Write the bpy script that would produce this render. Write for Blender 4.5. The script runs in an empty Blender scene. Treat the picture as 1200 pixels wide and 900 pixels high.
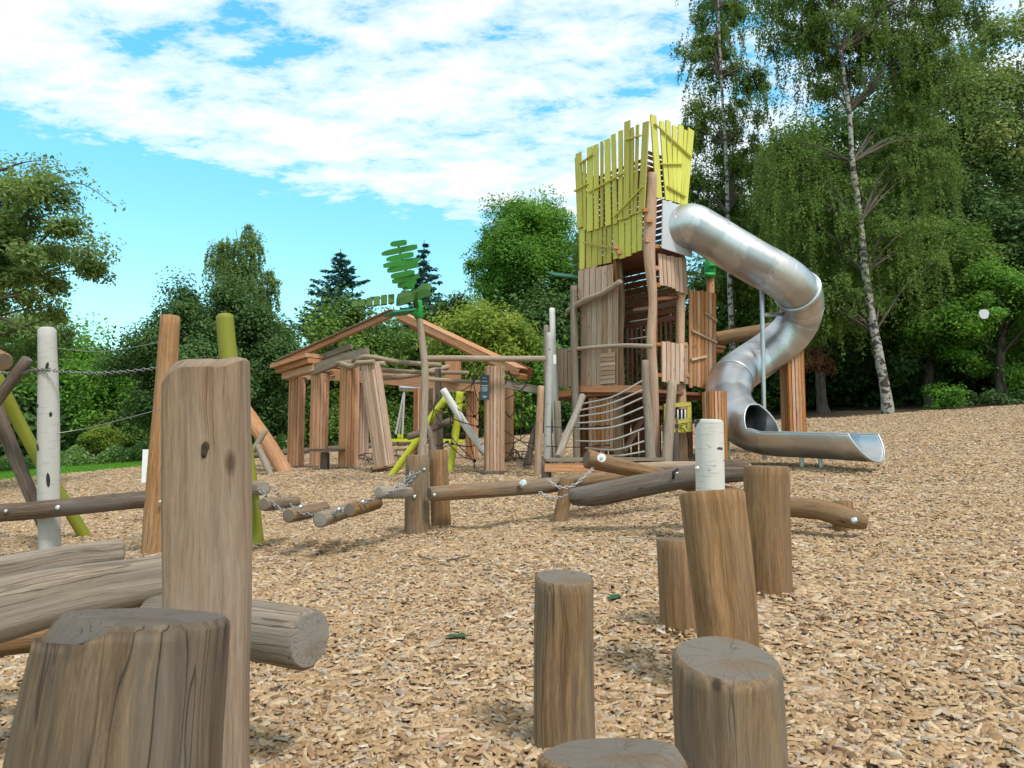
import bpy, math, random
import numpy as np
from mathutils import Vector, noise
random.seed(7)
RNG = np.random.default_rng(11)
SC = bpy.context.scene
COL = SC.collection
F = 861.0
PITCH = math.radians(4.78)
CAMZ = 1.25
CP, SP = math.cos(PITCH), math.sin(PITCH)

# ------------------------------------------------------------------ geometry of the view
def ray(px, py):
    u = (px - 600) / F; v = (450 - py) / F
    return Vector((u, CP - v * SP, SP + v * CP))
def P(px, py, Y):
    d = ray(px, py); t = Y / d.y
    return Vector((d.x * t, Y, CAMZ + d.z * t))
def on(px, py, A, B, off=0.0):
    n = Vector((B[1] - A[1], -(B[0] - A[0]), 0)).normalized()
    if n.y > 0: n = -n
    d = ray(px, py)
    t = (n.x * A[0] + n.y * A[1]) / (n.x * d.x + n.y * d.y)
    return Vector((d.x * t, d.y * t, CAMZ + d.z * t)) + n * off
def plane_z(x, y): return .066 * x + .056 * y
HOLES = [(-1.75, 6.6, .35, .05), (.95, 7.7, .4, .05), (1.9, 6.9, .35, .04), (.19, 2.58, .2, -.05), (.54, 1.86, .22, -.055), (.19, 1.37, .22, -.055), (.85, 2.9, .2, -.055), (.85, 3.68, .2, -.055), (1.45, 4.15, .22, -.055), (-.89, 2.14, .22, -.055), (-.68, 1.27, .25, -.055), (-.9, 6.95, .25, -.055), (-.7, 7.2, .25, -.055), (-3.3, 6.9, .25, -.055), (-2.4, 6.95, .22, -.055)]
def bed(x, y):
    z = plane_z(x, y) + .06
    z = z + .018 * np.sin(x * 1.3 + .6 * y) * np.cos(y * .9 - .3 * x) + .010 * np.sin(x * 3.1 - y * 1.7) + .007 * np.sin(x * 5.3 + y * 6.1)
    for hx, hy, hr, hd in HOLES:
        z = z - hd * np.exp(-((x - hx) ** 2 + (y - hy) ** 2) / hr ** 2)
    return z
def G(px, py):
    d = ray(px, py); t = 3.0
    for _ in range(30):
        z = float(bed(d.x * t, d.y * t)); t += (CAMZ + d.z * t - z) / (-(d.z) + .066 * d.x + .056 * d.y + 1e-9)
        t = min(max(t, .5), 60)
    return Vector((d.x * t, d.y * t, CAMZ + d.z * t))

# ------------------------------------------------------------------ mesh builder
ORG = {}
class MB:
    def __init__(s):
        s.v = []; s.f = []; s.sm = []; s.gp = []; s.ti = []; s.cp = []
    def add(s, vs, fs, gp, tint=.5, cap=0., smooth=False):
        b = len(s.v)
        s.v += [tuple(p) for p in vs]; s.gp += [tuple(g) for g in gp]
        s.ti += [tint] * len(vs)
        s.cp += (list(cap) if hasattr(cap, '__len__') else [cap] * len(vs))
        for f in fs:
            s.f.append([b + i for i in f]); s.sm.append(smooth)
    def mesh(s, name, org):
        me = bpy.data.meshes.new(name)
        o = org
        me.from_pydata([(x - o[0], y - o[1], z - o[2]) for x, y, z in s.v], [], s.f)
        me.polygons.foreach_set('use_smooth', s.sm)
        a = me.attributes.new('gp', 'FLOAT_VECTOR', 'POINT'); a.data.foreach_set('vector', [c for g in s.gp for c in g])
        a = me.attributes.new('tint', 'FLOAT', 'POINT'); a.data.foreach_set('value', s.ti)
        a = me.attributes.new('cap', 'FLOAT', 'POINT'); a.data.foreach_set('value', s.cp)
        me.update()
        return me
    def build(s, name, mat, parent=None, loc=None):
        if parent is not None:
            org = ORG[parent.name]
        else:
            if loc is None:
                zs = min(p[2] for p in s.v); low = [p for p in s.v if p[2] < zs + .05]
                loc = (sum(p[0] for p in low) / len(low), sum(p[1] for p in low) / len(low), zs)
            org = tuple(loc)
        o = bpy.data.objects.new(name, s.mesh(name, org))
        o.data.materials.append(mat)
        COL.objects.link(o)
        if parent is not None: o.parent = parent
        else: o.location = org
        ORG[o.name] = org
        return o
def tag(o, label=None, cat=None, group=None, kind=None):
    if label: o['label'] = label
    if cat: o['category'] = cat
    if group: o['group'] = group
    if kind: o['kind'] = kind
    return o
def thing(name, label, cat, loc, group=None):
    o = bpy.data.objects.new(name, None); COL.objects.link(o)
    o.location = loc; o.empty_display_size = .2
    ORG[o.name] = tuple(loc)
    return tag(o, label, cat, group)

def catmull(pts, n):
    pts = [Vector(p) for p in pts]
    if len(pts) < 3: return [pts[0].lerp(pts[-1], i / n) for i in range(n + 1)], [i / n * (len(pts) - 1) for i in range(n + 1)]
    q = [2 * pts[0] - pts[1]] + pts + [2 * pts[-1] - pts[-2]]
    out = []; ts = []
    m = len(pts) - 1
    for i in range(n + 1):
        t = i / n * m; k = min(int(t), m - 1); u = t - k
        a, b, c, d = q[k], q[k + 1], q[k + 2], q[k + 3]
        out.append(.5 * ((2 * b) + (c - a) * u + (2 * a - 5 * b + 4 * c - d) * u * u + (3 * b - a - 3 * c + d) * u ** 3)); ts.append(t)
    return out, ts

def tube(mb, pts, rad, seg=12, n=None, wob=0.0, tint=None, ends=True, tilt1=(0, 0), tilt0=(0, 0), cut=None, cham=.012, sq=0.0, wfreq=1.6, smooth=True, flat=None):
    """log / pole / rope: pts centreline, rad list of radii at the control points"""
    if not hasattr(rad, '__len__'): rad = [rad] * len(pts)
    L = sum((Vector(pts[i + 1]) - Vector(pts[i])).length for i in range(len(pts) - 1))
    if n is None: n = max(2, int(L / .12))
    cs, ts = catmull(pts, n)
    def R(t):
        k = min(int(t), len(rad) - 2); return rad[k] + (rad[k + 1] - rad[k]) * (t - k)
    sd = Vector((random.uniform(0, 90), random.uniform(0, 90), random.uniform(0, 90)))
    if tint is None: tint = random.random()
    rings = []  # (centre, radius, s)
    s = 0; S = [0]
    for i in range(1, len(cs)): s += (cs[i] - cs[i - 1]).length; S.append(s)
    for i, c in enumerate(cs): rings.append([c, R(ts[i]), S[i]])
    if ends and cham > 0:
        d0 = (cs[1] - cs[0]).normalized(); d1 = (cs[-1] - cs[-2]).normalized()
        r0 = rings[0]; rings.insert(0, [r0[0].copy(), r0[1] - cham, r0[2]]); r0[0] = r0[0] + d0 * cham
        r1 = rings[-1]; rings.append([r1[0].copy(), r1[1] - cham, r1[2]]); r1[0] = r1[0] - d1 * cham
    # frames
    T = []
    for i in range(len(rings)):
        a = rings[max(i - 1, 0)][0]; b = rings[min(i + 1, len(rings) - 1)][0]
        T.append((b - a).normalized() if (b - a).length > 1e-6 else (cs[-1] - cs[0]).normalized())
    up = Vector((0, 0, 1)) if abs(T[0].z) < .8 else Vector((0, 1, 0))
    X = T[0].cross(up).normalized()
    vs = []; gp = []; ringv = []
    for i, (c, r, s_) in enumerate(rings):
        X = (X - T[i] * X.dot(T[i])).normalized(); Y = T[i].cross(X)
        row = []
        for k in range(seg):
            a = 2 * math.pi * k / seg
            ca, sa = math.cos(a), math.sin(a)
            f = 1.0
            if wob:
                f += wob * (noise.noise(sd + Vector((ca * wfreq, sa * wfreq, s_ * 1.1))) * 1.6 + .5 * noise.noise(sd + Vector((ca * 4, sa * 4, s_ * 5))))
            if sq: f *= 1 - sq * (abs(math.sin(2 * a)) - .5) * -1
            rx, ry = ca * r * f, sa * r * f
            if flat: ry *= flat
            p = c + X * rx + Y * ry
            if i >= len(rings) - 2: p = p + T[i] * (tilt1[0] * rx + tilt1[1] * ry)
            if cut and i >= len(rings) - 3:
                q_ = (cut[0] * (p.x - c.x) + cut[1] * (p.y - c.y)) / r
                if q_ > cut[2]: p = p - T[i] * ((q_ - cut[2]) * cut[3] * r * (.5 if i == len(rings) - 3 else 1))
            if i <= 1: p = p + T[i] * (tilt0[0] * rx + tilt0[1] * ry)
            row.append(p); vs.append(p); gp.append(Vector((rx, ry, s_)) + sd)
        ringv.append(row)
    fs = []
    m = len(rings)
    for i in range(m - 1):
        for k in range(seg):
            k2 = (k + 1) % seg
            fs.append([i * seg + k, i * seg + k2, (i + 1) * seg + k2, (i + 1) * seg + k])
    mb.add(vs, fs, gp, tint, 0., smooth)
    if ends:
        for idx, rev in ((0, True), (m - 1, False)):
            row = ringv[idx]; c = sum(row, Vector()) / seg
            g0 = [gp[idx * seg + k] for k in range(seg)]
            gc = Vector((0, 0, rings[idx][2])) + sd
            vs2 = list(row); g2 = [g - sd for g in g0]; fr = (.84, .66, .4)
            for f_ in fr:
                for k in range(seg):
                    if cut and not rev:
                        c_, r_, _s = rings[idx]; g = g0[k] - sd
                        a = 2 * math.pi * k / seg; xy = X * (g.x * f_) + (T[idx].cross(X)) * (g.y * f_)
                        pz = c_ + xy + T[idx] * ((tilt1[0] * g.x + tilt1[1] * g.y) * f_)
                        q_ = (cut[0] * xy.x + cut[1] * xy.y) / r_
                        if q_ > cut[2]: pz = pz - T[idx] * ((q_ - cut[2]) * cut[3] * r_)
                        vs2.append(pz)
                    else: vs2.append(c + (row[k] - c) * f_)
                    g2.append((g0[k] - sd) * f_)
            vs2.append(rings[idx][0].copy() if cut and not rev else c); g2.append(gc - sd)
            # keep ring coordinates centred: radial vector in gp
            f2 = []
            for k in range(seg):
                k2 = (k + 1) % seg
                for b_ in range(3):
                    q = [b_ * seg + k, b_ * seg + k2, (b_ + 1) * seg + k2, (b_ + 1) * seg + k]
                    if rev: q.reverse()
                    f2.append(q)
                t3 = [3 * seg + k, 3 * seg + k2, 4 * seg]
                if rev: t3.reverse()
                f2.append(t3)
            mb.add(vs2, f2, g2, tint, 1., False)

def plog(mb, pts, **kw):
    """pts: (px, py, depth, width in px)"""
    c = [P(a, b, d) for a, b, d, w in pts]
    tube(mb, c, [w / 2 / F * d for a, b, d, w in pts], **kw)

def board(mb, p0, p1, wdir, w, t, tint=None, w1=None, jit=0.0):
    """plank from p0 to p1 (centre line), width w along wdir, thickness t"""
    p0 = Vector(p0); p1 = Vector(p1); ax = (p1 - p0); L = ax.length; ax.normalize()
    wd = Vector(wdir); wd = (wd - ax * wd.dot(ax)).normalized(); td = ax.cross(wd)
    if w1 is None: w1 = w
    if tint is None: tint = random.random()
    sd = Vector((random.uniform(0, 90), random.uniform(0, 90), random.uniform(0, 90)))
    b = min(.004, t * .3, w * .2)
    vs = []; gp = []
    def ring(c, ww, tt, s):
        o = []
        for a, bb in ((-1, -1), (1, -1), (1, 1), (-1, 1)):
            for e in (0, 1):
                # chamfered corner: two points
                if (a * bb > 0) == (e == 0): x = a * (ww / 2 - b); y = bb * tt / 2
                else: x = a * ww / 2; y = bb * (tt / 2 - b)
                o.append((x, y))
        for x, y in o:
            vs.append(c + wd * x + td * y); gp.append(Vector((x, y, s)) + sd)
    j = lambda: random.uniform(-jit, jit)
    nseg = 2 if jit else 1
    for i in range(nseg + 1):
        u = i / nseg
        c = p0.lerp(p1, u) + wd * j() * .4
        ring(c, (w + (w1 - w) * u) * (1 + j() * 2), t, L * u)
    fs = []
    for i in range(nseg):
        for k in range(8):
            k2 = (k + 1) % 8
            fs.append([i * 8 + k, i * 8 + k2, (i + 1) * 8 + k2, (i + 1) * 8 + k])
    mb.add(vs, fs, gp, tint, 0., False)
    mb.add(vs[:8], [list(range(7, -1, -1))], gp[:8], tint, 0., False)
    mb.add(vs[-8:], [list(range(8))], gp[-8:], tint, 0., False)

def plane_n(A, B):
    n = Vector((B[1] - A[1], -(B[0] - A[0]), 0)).normalized()
    return -n if n.y > 0 else n
def pboard(mb, x0, y0, x1, y1, wpx, A, B, th=.028, off=0., tint=None, wpx1=None, jit=0.):
    p0 = on(x0, y0, A, B, off); p1 = on(x1, y1, A, B, off)
    n = plane_n(A, B); ax = (p1 - p0).normalized(); wd = ax.cross(n)
    hx = Vector((B[0] - A[0], B[1] - A[1], 0)).normalized()
    k = abs(hx.x) / 1.0
    # pixel width of a board in an oblique plane is foreshortened
    if abs(ax.z) > .6:
        view = (p0 - Vector((0, 0, CAMZ))).normalized(); side = Vector((view.y, -view.x, 0)).normalized()
        fs_ = max(.3, abs(hx.dot(side)))
    else: fs_ = 1.0
    w = wpx / F * p0.y / fs_
    board(mb, p0, p1, wd, w, th, tint, None if wpx1 is None else wpx1 / F * p1.y / fs_, jit)

def box(mb, p, sx, sy, sz, rot=0., tint=.5, bev=0.):
    c, s = math.cos(rot), math.sin(rot)
    p = Vector(p); vs = []; gp = []
    sd = Vector((random.uniform(0, 90), random.uniform(0, 90), 0))
    for z in (-1, 1):
        for x, y in ((-1, -1), (1, -1), (1, 1), (-1, 1)):
            X, Y, Z = x * sx / 2, y * sy / 2, z * sz / 2
            vs.append(p + Vector((c * X - s * Y, s * X + c * Y, Z)))
            g = [X, Y, Z]
            m = max(range(3), key=lambda i: (sx, sy, sz)[i]); g[m], g[2] = g[2], g[m]
            gp.append(Vector(g) + sd)
    mb.add(vs, [[3, 2, 1, 0], [4, 5, 6, 7], [0, 1, 5, 4], [1, 2, 6, 5], [2, 3, 7, 6], [3, 0, 4, 7]], gp, tint)
def prism(mb, poly, z0, z1, tint=.5, dirv=None):
    """vertical prism over a plan polygon"""
    n = len(poly)
    vs = [Vector((x, y, z0)) for x, y in poly] + [Vector((x, y, z1)) for x, y in poly]
    gp = [Vector((v.z, v.y, v.x)) for v in vs]
    fs = [list(range(n))[::-1], list(range(n, 2 * n))] + [[i, (i + 1) % n, n + (i + 1) % n, n + i] for i in range(n)]
    mb.add(vs, fs, gp, tint)
def bolt(parent, px, py, D, r=.016, name='bolt', dirv=None):
    p = P(px, py, D); d = (dirv or -ray(px, py)).normalized()
    mb = MB()
    tube(mb, [p - d * .02, p + d * .004, p + d * .009, p + d * .013], [r * 1.35, r * 1.35, r, r * .55], seg=12, n=6, cham=0, tint=.5)
    return mb.build(name, M['steel'], parent)
def chain(mb, pts, link=.045, wire=.0045, n=None):
    L = sum((Vector(pts[i + 1]) - Vector(pts[i])).length for i in range(len(pts) - 1))
    k = max(2, int(L / (link * .72)))
    cs, _ = catmull(pts, k)
    for i in range(k):
        a = cs[i]; b = cs[i + 1]; d = (b - a).normalized(); c = (a + b) / 2
        up = Vector((0, 0, 1)) if i % 2 else Vector((0, 1, .01))
        w = d.cross(up).normalized()
        vs = []; gp = []; fs = []
        NS, MS = 8, 4
        for q in range(NS):
            an = 2 * math.pi * q / NS
            ctr = c + d * math.cos(an) * link / 2 + w * math.sin(an) * link * .28
            rad = (d * math.cos(an) + w * math.sin(an)).normalized(); nn = d.cross(w)
            for m_ in range(MS):
                am = 2 * math.pi * m_ / MS
                vs.append(ctr + rad * math.cos(am) * wire + nn * math.sin(am) * wire); gp.append(vs[-1])
        for q in range(NS):
            for m_ in range(MS):
                fs.append([q * MS + m_, ((q + 1) % NS) * MS + m_, ((q + 1) % NS) * MS + (m_ + 1) % MS, q * MS + (m_ + 1) % MS])
        mb.add(vs, fs, gp, .5, 0., True)

# ------------------------------------------------------------------ materials
M = {}
class NT:
    def __init__(s, name):
        s.m = bpy.data.materials.new(name); s.m.use_nodes = True
        s.t = s.m.node_tree; s.t.nodes.clear()
        s.out = s.n('ShaderNodeOutputMaterial')
    def n(s, typ, **kw):
        o = s.t.nodes.new(typ)
        for k, v in kw.items(): setattr(o, k, v)
        return o
    def l(s, a, b): s.t.links.new(a, b)
    def attr(s, name): return s.n('ShaderNodeAttribute', attribute_name=name)
    def mapping(s, vec, scale=(1, 1, 1), loc=(0, 0, 0)):
        m = s.n('ShaderNodeMapping'); m.inputs['Scale'].default_value = scale; m.inputs['Location'].default_value = loc
        s.l(vec, m.inputs['Vector']); return m.outputs[0]
    def noise(s, vec, scale, detail=4, rough=.55, dist=0.):
        n = s.n('ShaderNodeTexNoise'); n.inputs['Scale'].default_value = scale; n.inputs['Detail'].default_value = detail
        n.inputs['Roughness'].default_value = rough; n.inputs['Distortion'].default_value = dist
        if vec is not None: s.l(vec, n.inputs['Vector'])
        return n.outputs['Fac']
    def ramp(s, fac, stops, interp='LINEAR'):
        r = s.n('ShaderNodeValToRGB'); r.color_ramp.interpolation = interp
        e = r.color_ramp.elements
        while len(e) < len(stops): e.new(.5)
        for i, (p, c) in enumerate(stops):
            e[i].position = p; e[i].color = tuple(c) + ((1,) if len(c) == 3 else ())
        s.l(fac, r.inputs[0]); return r.outputs[0]
    def mix(s, fac, a, b, typ='MIX'):
        m = s.n('ShaderNodeMix', data_type='RGBA', blend_type=typ)
        for v, i in ((fac, 0), (a, 6), (b, 7)):
            if hasattr(v, 'is_output') or hasattr(v, 'links'): s.l(v, m.inputs[i])
            else: m.inputs[i].default_value = v if i == 0 else (tuple(v) + (1,) if len(v) == 3 else v)
        return m.outputs[2]
    def math(s, op, a, b=0., clamp=False):
        m = s.n('ShaderNodeMath', operation=op, use_clamp=clamp)
        for i, v in enumerate((a, b)):
            if hasattr(v, 'links'): s.l(v, m.inputs[i])
            else: m.inputs[i].default_value = v
        return m.outputs[0]
    def bsdf(s, col, rough=.8, metal=0., bump=None, bstr=.3, bdist=.01, spec=.3):
        b = s.n('ShaderNodeBsdfPrincipled')
        for v, k in ((col, 'Base Color'), (rough, 'Roughness'), (metal, 'Metallic')):
            if hasattr(v, 'links'): s.l(v, b.inputs[k])
            else: b.inputs[k].default_value = (tuple(v) + (1,)) if k == 'Base Color' else v
        b.inputs['Specular IOR Level'].default_value = spec
        if bump is not None:
            bp = s.n('ShaderNodeBump'); bp.inputs['Strength'].default_value = bstr; bp.inputs['Distance'].default_value = bdist
            s.l(bump, bp.inputs['Height']); s.l(bp.outputs[0], b.inputs['Normal'])
        s.l(b.outputs[0], s.out.inputs[0]); return b

def wood(name, dark, mid, light, grey=(.34, .32, .29), gamt=.5, crack=.5, tintv=.25, cap=None, capgrey=.85, coarse=1.0, knots=True, rough=.82):
    t = NT(name); gp0 = t.attr('gp').outputs['Vector']
    wn = t.n('ShaderNodeTexNoise'); wn.inputs['Scale'].default_value = 1.0; wn.inputs['Detail'].default_value = 3
    t.l(t.mapping(gp0, (6, 6, 2.4)), wn.inputs['Vector'])
    wm = t.n('ShaderNodeVectorMath', operation='MULTIPLY_ADD'); wm.inputs[1].default_value = (.05, .05, .05); t.l(wn.outputs['Color'], wm.inputs[0]); t.l(gp0, wm.inputs[2])
    cfm = t.attr('cap').outputs['Fac']
    gpm = t.n('ShaderNodeMix', data_type='VECTOR'); t.l(cfm, gpm.inputs[0]); t.l(wm.outputs[0], gpm.inputs[4]); t.l(gp0, gpm.inputs[5]); gp = gpm.outputs[1]
    grain = t.noise(t.mapping(gp, (48 * coarse, 48 * coarse, 1.9)), 1.0, 9, .68, .3)
    fine = t.noise(t.mapping(gp, (260, 260, 9)), 1.0, 5, .75)
    broad = t.noise(t.mapping(gp, (9, 9, 1.1)), 1.0, 6, .68)
    big = t.noise(t.mapping(gp, (2.6, 2.6, .9), (5, 3, 1)), 1.0, 3, .5)
    col = t.ramp(t.math('ADD', t.math('MULTIPLY', grain, .6), t.math('MULTIPLY', fine, .4)), [(.36, dark), (.5, mid), (.63, light)])
    gm = t.ramp(t.math('ADD', t.math('MULTIPLY', broad, .6), t.math('MULTIPLY', big, .4)), [(.42, (0, 0, 0)), (.62, (1, 1, 1))])
    gfac = t.math('MULTIPLY', gm, gamt)
    gcol = t.mix(grain, tuple(c * .62 for c in grey), tuple(c * 1.3 for c in grey))
    col = t.mix(gfac, col, gcol)
    # splits along the grain
    cr = t.noise(t.mapping(gp, (30, 30, .28), (9, 2, 4)), 1.0, 1, .5, .0)
    crk = t.ramp(t.math('ABSOLUTE', t.math('SUBTRACT', cr, .5)), [(.0, (1, 1, 1)), (.008, (.8, .8, .8)), (.018, (0, 0, 0))])
    crm = t.math('MULTIPLY', crk, t.ramp(t.noise(t.mapping(gp, (5, 5, 1.2), (1, 8, 3)), 1.0, 2), [(.5, (0, 0, 0)), (.6, (1, 1, 1))]))
    crm = t.math('MULTIPLY', crm, crack)
    col = t.mix(crm, col, tuple(c * .22 for c in dark))
    if knots:
        vo = t.n('ShaderNodeTexVoronoi'); vo.inputs['Scale'].default_value = 1.0
        t.l(t.mapping(gp, (6, 6, 2.2)), vo.inputs['Vector'])
        kn = t.ramp(vo.outputs['Distance'], [(.04, (1, 1, 1)), (.10, (0, 0, 0))])
        col = t.mix(t.math('MULTIPLY', kn, .75), col, tuple(c * .4 for c in dark))
    ti = t.attr('tint').outputs['Fac']
    tv = t.ramp(ti, [(0, (1 - tintv,) * 3), (.5, (1, 1, 1)), (1, (1 + tintv * .0 + .0, ) * 3)])
    hs = t.n('ShaderNodeHueSaturation'); t.l(col, hs.inputs['Color'])
    t.l(t.math('ADD', 1 - tintv * .5, t.math('MULTIPLY', ti, tintv)), hs.inputs['Value'])
    t.l(t.math('ADD', 1.15, t.math('MULTIPLY', ti, -.35)), hs.inputs['Saturation'])
    col = hs.outputs[0]
    # end grain
    capc = cap or tuple(m * .95 for m in mid)
    ln = t.n('ShaderNodeVectorMath', operation='LENGTH')
    mp = t.n('ShaderNodeMapping'); mp.inputs['Scale'].default_value = (1, 1, 0); t.l(gp, mp.inputs['Vector'])
    t.l(mp.outputs[0], ln.inputs[0])
    wob = t.noise(t.mapping(gp, (14, 14, 0)), 1.0, 3)
    rg = t.math('SINE', t.math('ADD', t.math('MULTIPLY', ln.outputs['Value'], 620), t.math('MULTIPLY', wob, 16)))
    fib = t.noise(t.mapping(gp, (60, 60, 0)), 1.0, 5, .7)
    rc = t.mix(t.math('ADD', t.math('MULTIPLY', rg, .11), t.math('MULTIPLY', fib, .8)), tuple(c * .6 for c in capc), tuple(c * 1.3 for c in capc))
    gp2 = t.noise(t.mapping(gp, (9, 9, 0), (3, 3, 3)), 1.0, 4)
    rc = t.mix(t.math('MULTIPLY', t.ramp(gp2, [(.25, (0, 0, 0)), (.5, (1, 1, 1))]), capgrey), rc, tuple(c * m_ for c, m_ in zip(grey, (.92, .93, .95))))
    at = t.n('ShaderNodeMath', operation='ARCTAN2'); sx = t.n('ShaderNodeSeparateXYZ'); t.l(gp, sx.inputs[0])
    t.l(sx.outputs[0], at.inputs[0]); t.l(sx.outputs[1], at.inputs[1])
    star = t.noise(None, 1.0, 2); 
    cb = t.n('ShaderNodeCombineXYZ'); t.l(t.math('MULTIPLY', at.outputs[0], 1.2), cb.inputs[0]); t.l(t.math('MULTIPLY', ln.outputs['Value'], 2.), cb.inputs[1])
    t.l(cb.outputs[0], star.node.inputs['Vector'])
    sc = t.ramp(t.math('ABSOLUTE', t.math('SUBTRACT', star, .5)), [(0, (1, 1, 1)), (.012, (0, 0, 0))])
    rc = t.mix(t.math('MULTIPLY', sc, .3), rc, tuple(c * .3 for c in dark))
    cf = t.attr('cap').outputs['Fac']
    col = t.mix(cf, col, rc)
    h = t.math('SUBTRACT', t.math('ADD', t.math('MULTIPLY', grain, .8), t.math('MULTIPLY', fine, .25)), t.math('MULTIPLY', crm, 1.2))
    t.bsdf(col, rough, 0, h, .8, .008, .25)
    return t.m

def leafmat(name, c0, c1, trans=.35, c2=None):
    t = NT(name); lc = t.attr('lc').outputs['Fac']
    stops = [(0, c0), (1, c1)] if c2 is None else [(0, c0), (.85, c1), (1, c2)]
    col = t.ramp(lc, stops)
    b = t.bsdf(col, .62, 0, spec=.25)
    tr = t.n('ShaderNodeBsdfTranslucent')
    g = t.n('ShaderNodeHueSaturation'); g.inputs['Value'].default_value = 1.3; g.inputs['Hue'].default_value = .485; t.l(col, g.inputs['Color'])
    t.l(g.outputs[0], tr.inputs['Color'])
    mx = t.n('ShaderNodeMixShader'); mx.inputs[0].default_value = trans
    t.l(b.outputs[0], mx.inputs[1]); t.l(tr.outputs[0], mx.inputs[2]); t.l(mx.outputs[0], t.out.inputs[0])
    return t.m
def paint(name, c, worn=(.3, .25, .18), wamt=.15, rough=.6):
    t = NT(name); gp = t.attr('gp').outputs['Vector']
    gr = t.noise(t.mapping(gp, (40, 40, 2)), 1, 5, .6)
    w = t.ramp(t.noise(t.mapping(gp, (18, 18, 1.5)), 1, 5, .65), [(.55, (0, 0, 0)), (.7, (1, 1, 1))])
    col = t.mix(gr, tuple(x * .78 for x in c), tuple(min(.9, x * 1.16) for x in c))
    col = t.mix(t.math('MULTIPLY', w, wamt), col, worn)
    ti = t.attr('tint').outputs['Fac']
    hs = t.n('ShaderNodeHueSaturation'); t.l(col, hs.inputs['Color'])
    t.l(t.math('ADD', .78, t.math('MULTIPLY', ti, .36)), hs.inputs['Value'])
    t.l(t.math('ADD', .485, t.math('MULTIPLY', ti, .022)), hs.inputs['Hue'])
    t.bsdf(hs.outputs[0], rough, 0, gr, .4, .004)
    return t.m
def plain(name, c, rough=.6, metal=0., var=.15, scale=9.):
    t = NT(name); tc = t.n('ShaderNodeTexCoord')
    n = t.noise(tc.outputs['Object'], scale, 5, .6)
    col = t.mix(n, tuple(x * (1 - var) for x in c), tuple(x * (1 + var) for x in c))
    t.bsdf(col, rough, metal, n, .1, .004); return t.m

M['log'] = wood('weathered_log', (.085, .045, .021), (.20, .12, .058), (.33, .21, .112), (.175, .155, .130), .75, .4)
M['logpost'] = wood('grey_brown_post', (.15, .082, .046), (.27, .172, .105), (.38, .262, .168), (.27, .225, .185), .5, .22)
M['lognear'] = wood('dark_weathered_log', (.06, .038, .022), (.125, .082, .048), (.22, .142, .078), (.14, .12, .10), .7, .6, coarse=.8)
M['logtan'] = wood('tan_log', (.10, .050, .018), (.225, .120, .048), (.34, .20, .090), (.15, .122, .095), .45, .35)
M['loggrey'] = wood('grey_log', (.12, .088, .06), (.23, .178, .128), (.33, .27, .205), (.29, .26, .225), .65, .5)
M['logdark'] = wood('dark_log', (.055, .036, .024), (.12, .08, .055), (.20, .145, .105), (.19, .178, .165), .6, .9)
M['logorange'] = wood('orange_log', (.19, .085, .03), (.33, .16, .06), (.44, .25, .11), (.32, .26, .2), .25, .6)
M['pole'] = wood('pale_pole', (.19, .125, .08), (.31, .225, .155), (.42, .325, .23), (.36, .31, .26), .5, .4, knots=False)
M['larch'] = wood('larch_boards', (.28, .11, .043), (.47, .215, .09), (.58, .32, .165), (.42, .31, .23), .35, .4, .4)
M['larchpale'] = wood('pale_larch_boards', (.32, .175, .11), (.49, .305, .205), (.60, .42, .30), (.44, .37, .31), .5, .4, .4)
M['ply'] = wood('weathered_boards', (.22, .135, .085), (.38, .25, .165), (.49, .35, .245), (.39, .32, .265), .5, .4, .3)
M['birch'] = NT('birch').m
M['fascia'] = wood('orange_stained_board', (.36, .12, .04), (.55, .20, .07), (.65, .28, .12), (.45, .3, .2), .2, .3, .2)
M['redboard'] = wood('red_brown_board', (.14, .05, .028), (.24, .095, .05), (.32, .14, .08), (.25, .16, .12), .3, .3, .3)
M['lime'] = paint('lime_stain', (.56, .525, .095), (.40, .35, .16), .4)
M['limelog'] = paint('lime_log_stain', (.52, .56, .04), (.35, .3, .15), .2)
M['olivelog'] = paint('olive_log_stain', (.20, .22, .02), (.22, .17, .07), .5)
M['leafgreen'] = paint('green_leaf_board', (.045, .27, .035), (.08, .16, .05), .35)
M['leafdark'] = paint('dark_green_leaf_board', (.05, .12, .015), (.08, .1, .03), .3)
M['leafteal'] = paint('teal_leaf_board', (.03, .22, .12), (.04, .15, .08), .3)
M['greensleeve'] = plain('green_powder_coat', (.02, .30, .05), .35)
M['steelgrey'] = plain('galvanised_steel', (.45, .46, .48), .38, .9)
M['steel'] = plain('bolt_steel', (.62, .63, .65), .25, 1.)
M['chain'] = plain('chain_steel', (.30, .30, .31), .4, .9)
M['rope'] = plain('grey_rope', (.38, .37, .35), .9)
M['blackrope'] = plain('black_rope', (.02, .02, .022), .85)
M['whiteplastic'] = plain('white_plastic', (.8, .8, .8), .35, var=.03)
M['whitepaint'] = paint('white_log_paint', (.82, .81, .78), (.4, .38, .33), .3)
M['plaque'] = plain('dark_plaque', (.03, .05, .065), .4)
M['text'] = plain('pale_lettering', (.5, .55, .55), .5)
M['black'] = plain('black_rubber', (.02, .02, .02), .7)
M['plate'] = plain('grey_hdpe', (.50, .52, .56), .45, var=.06)
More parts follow.
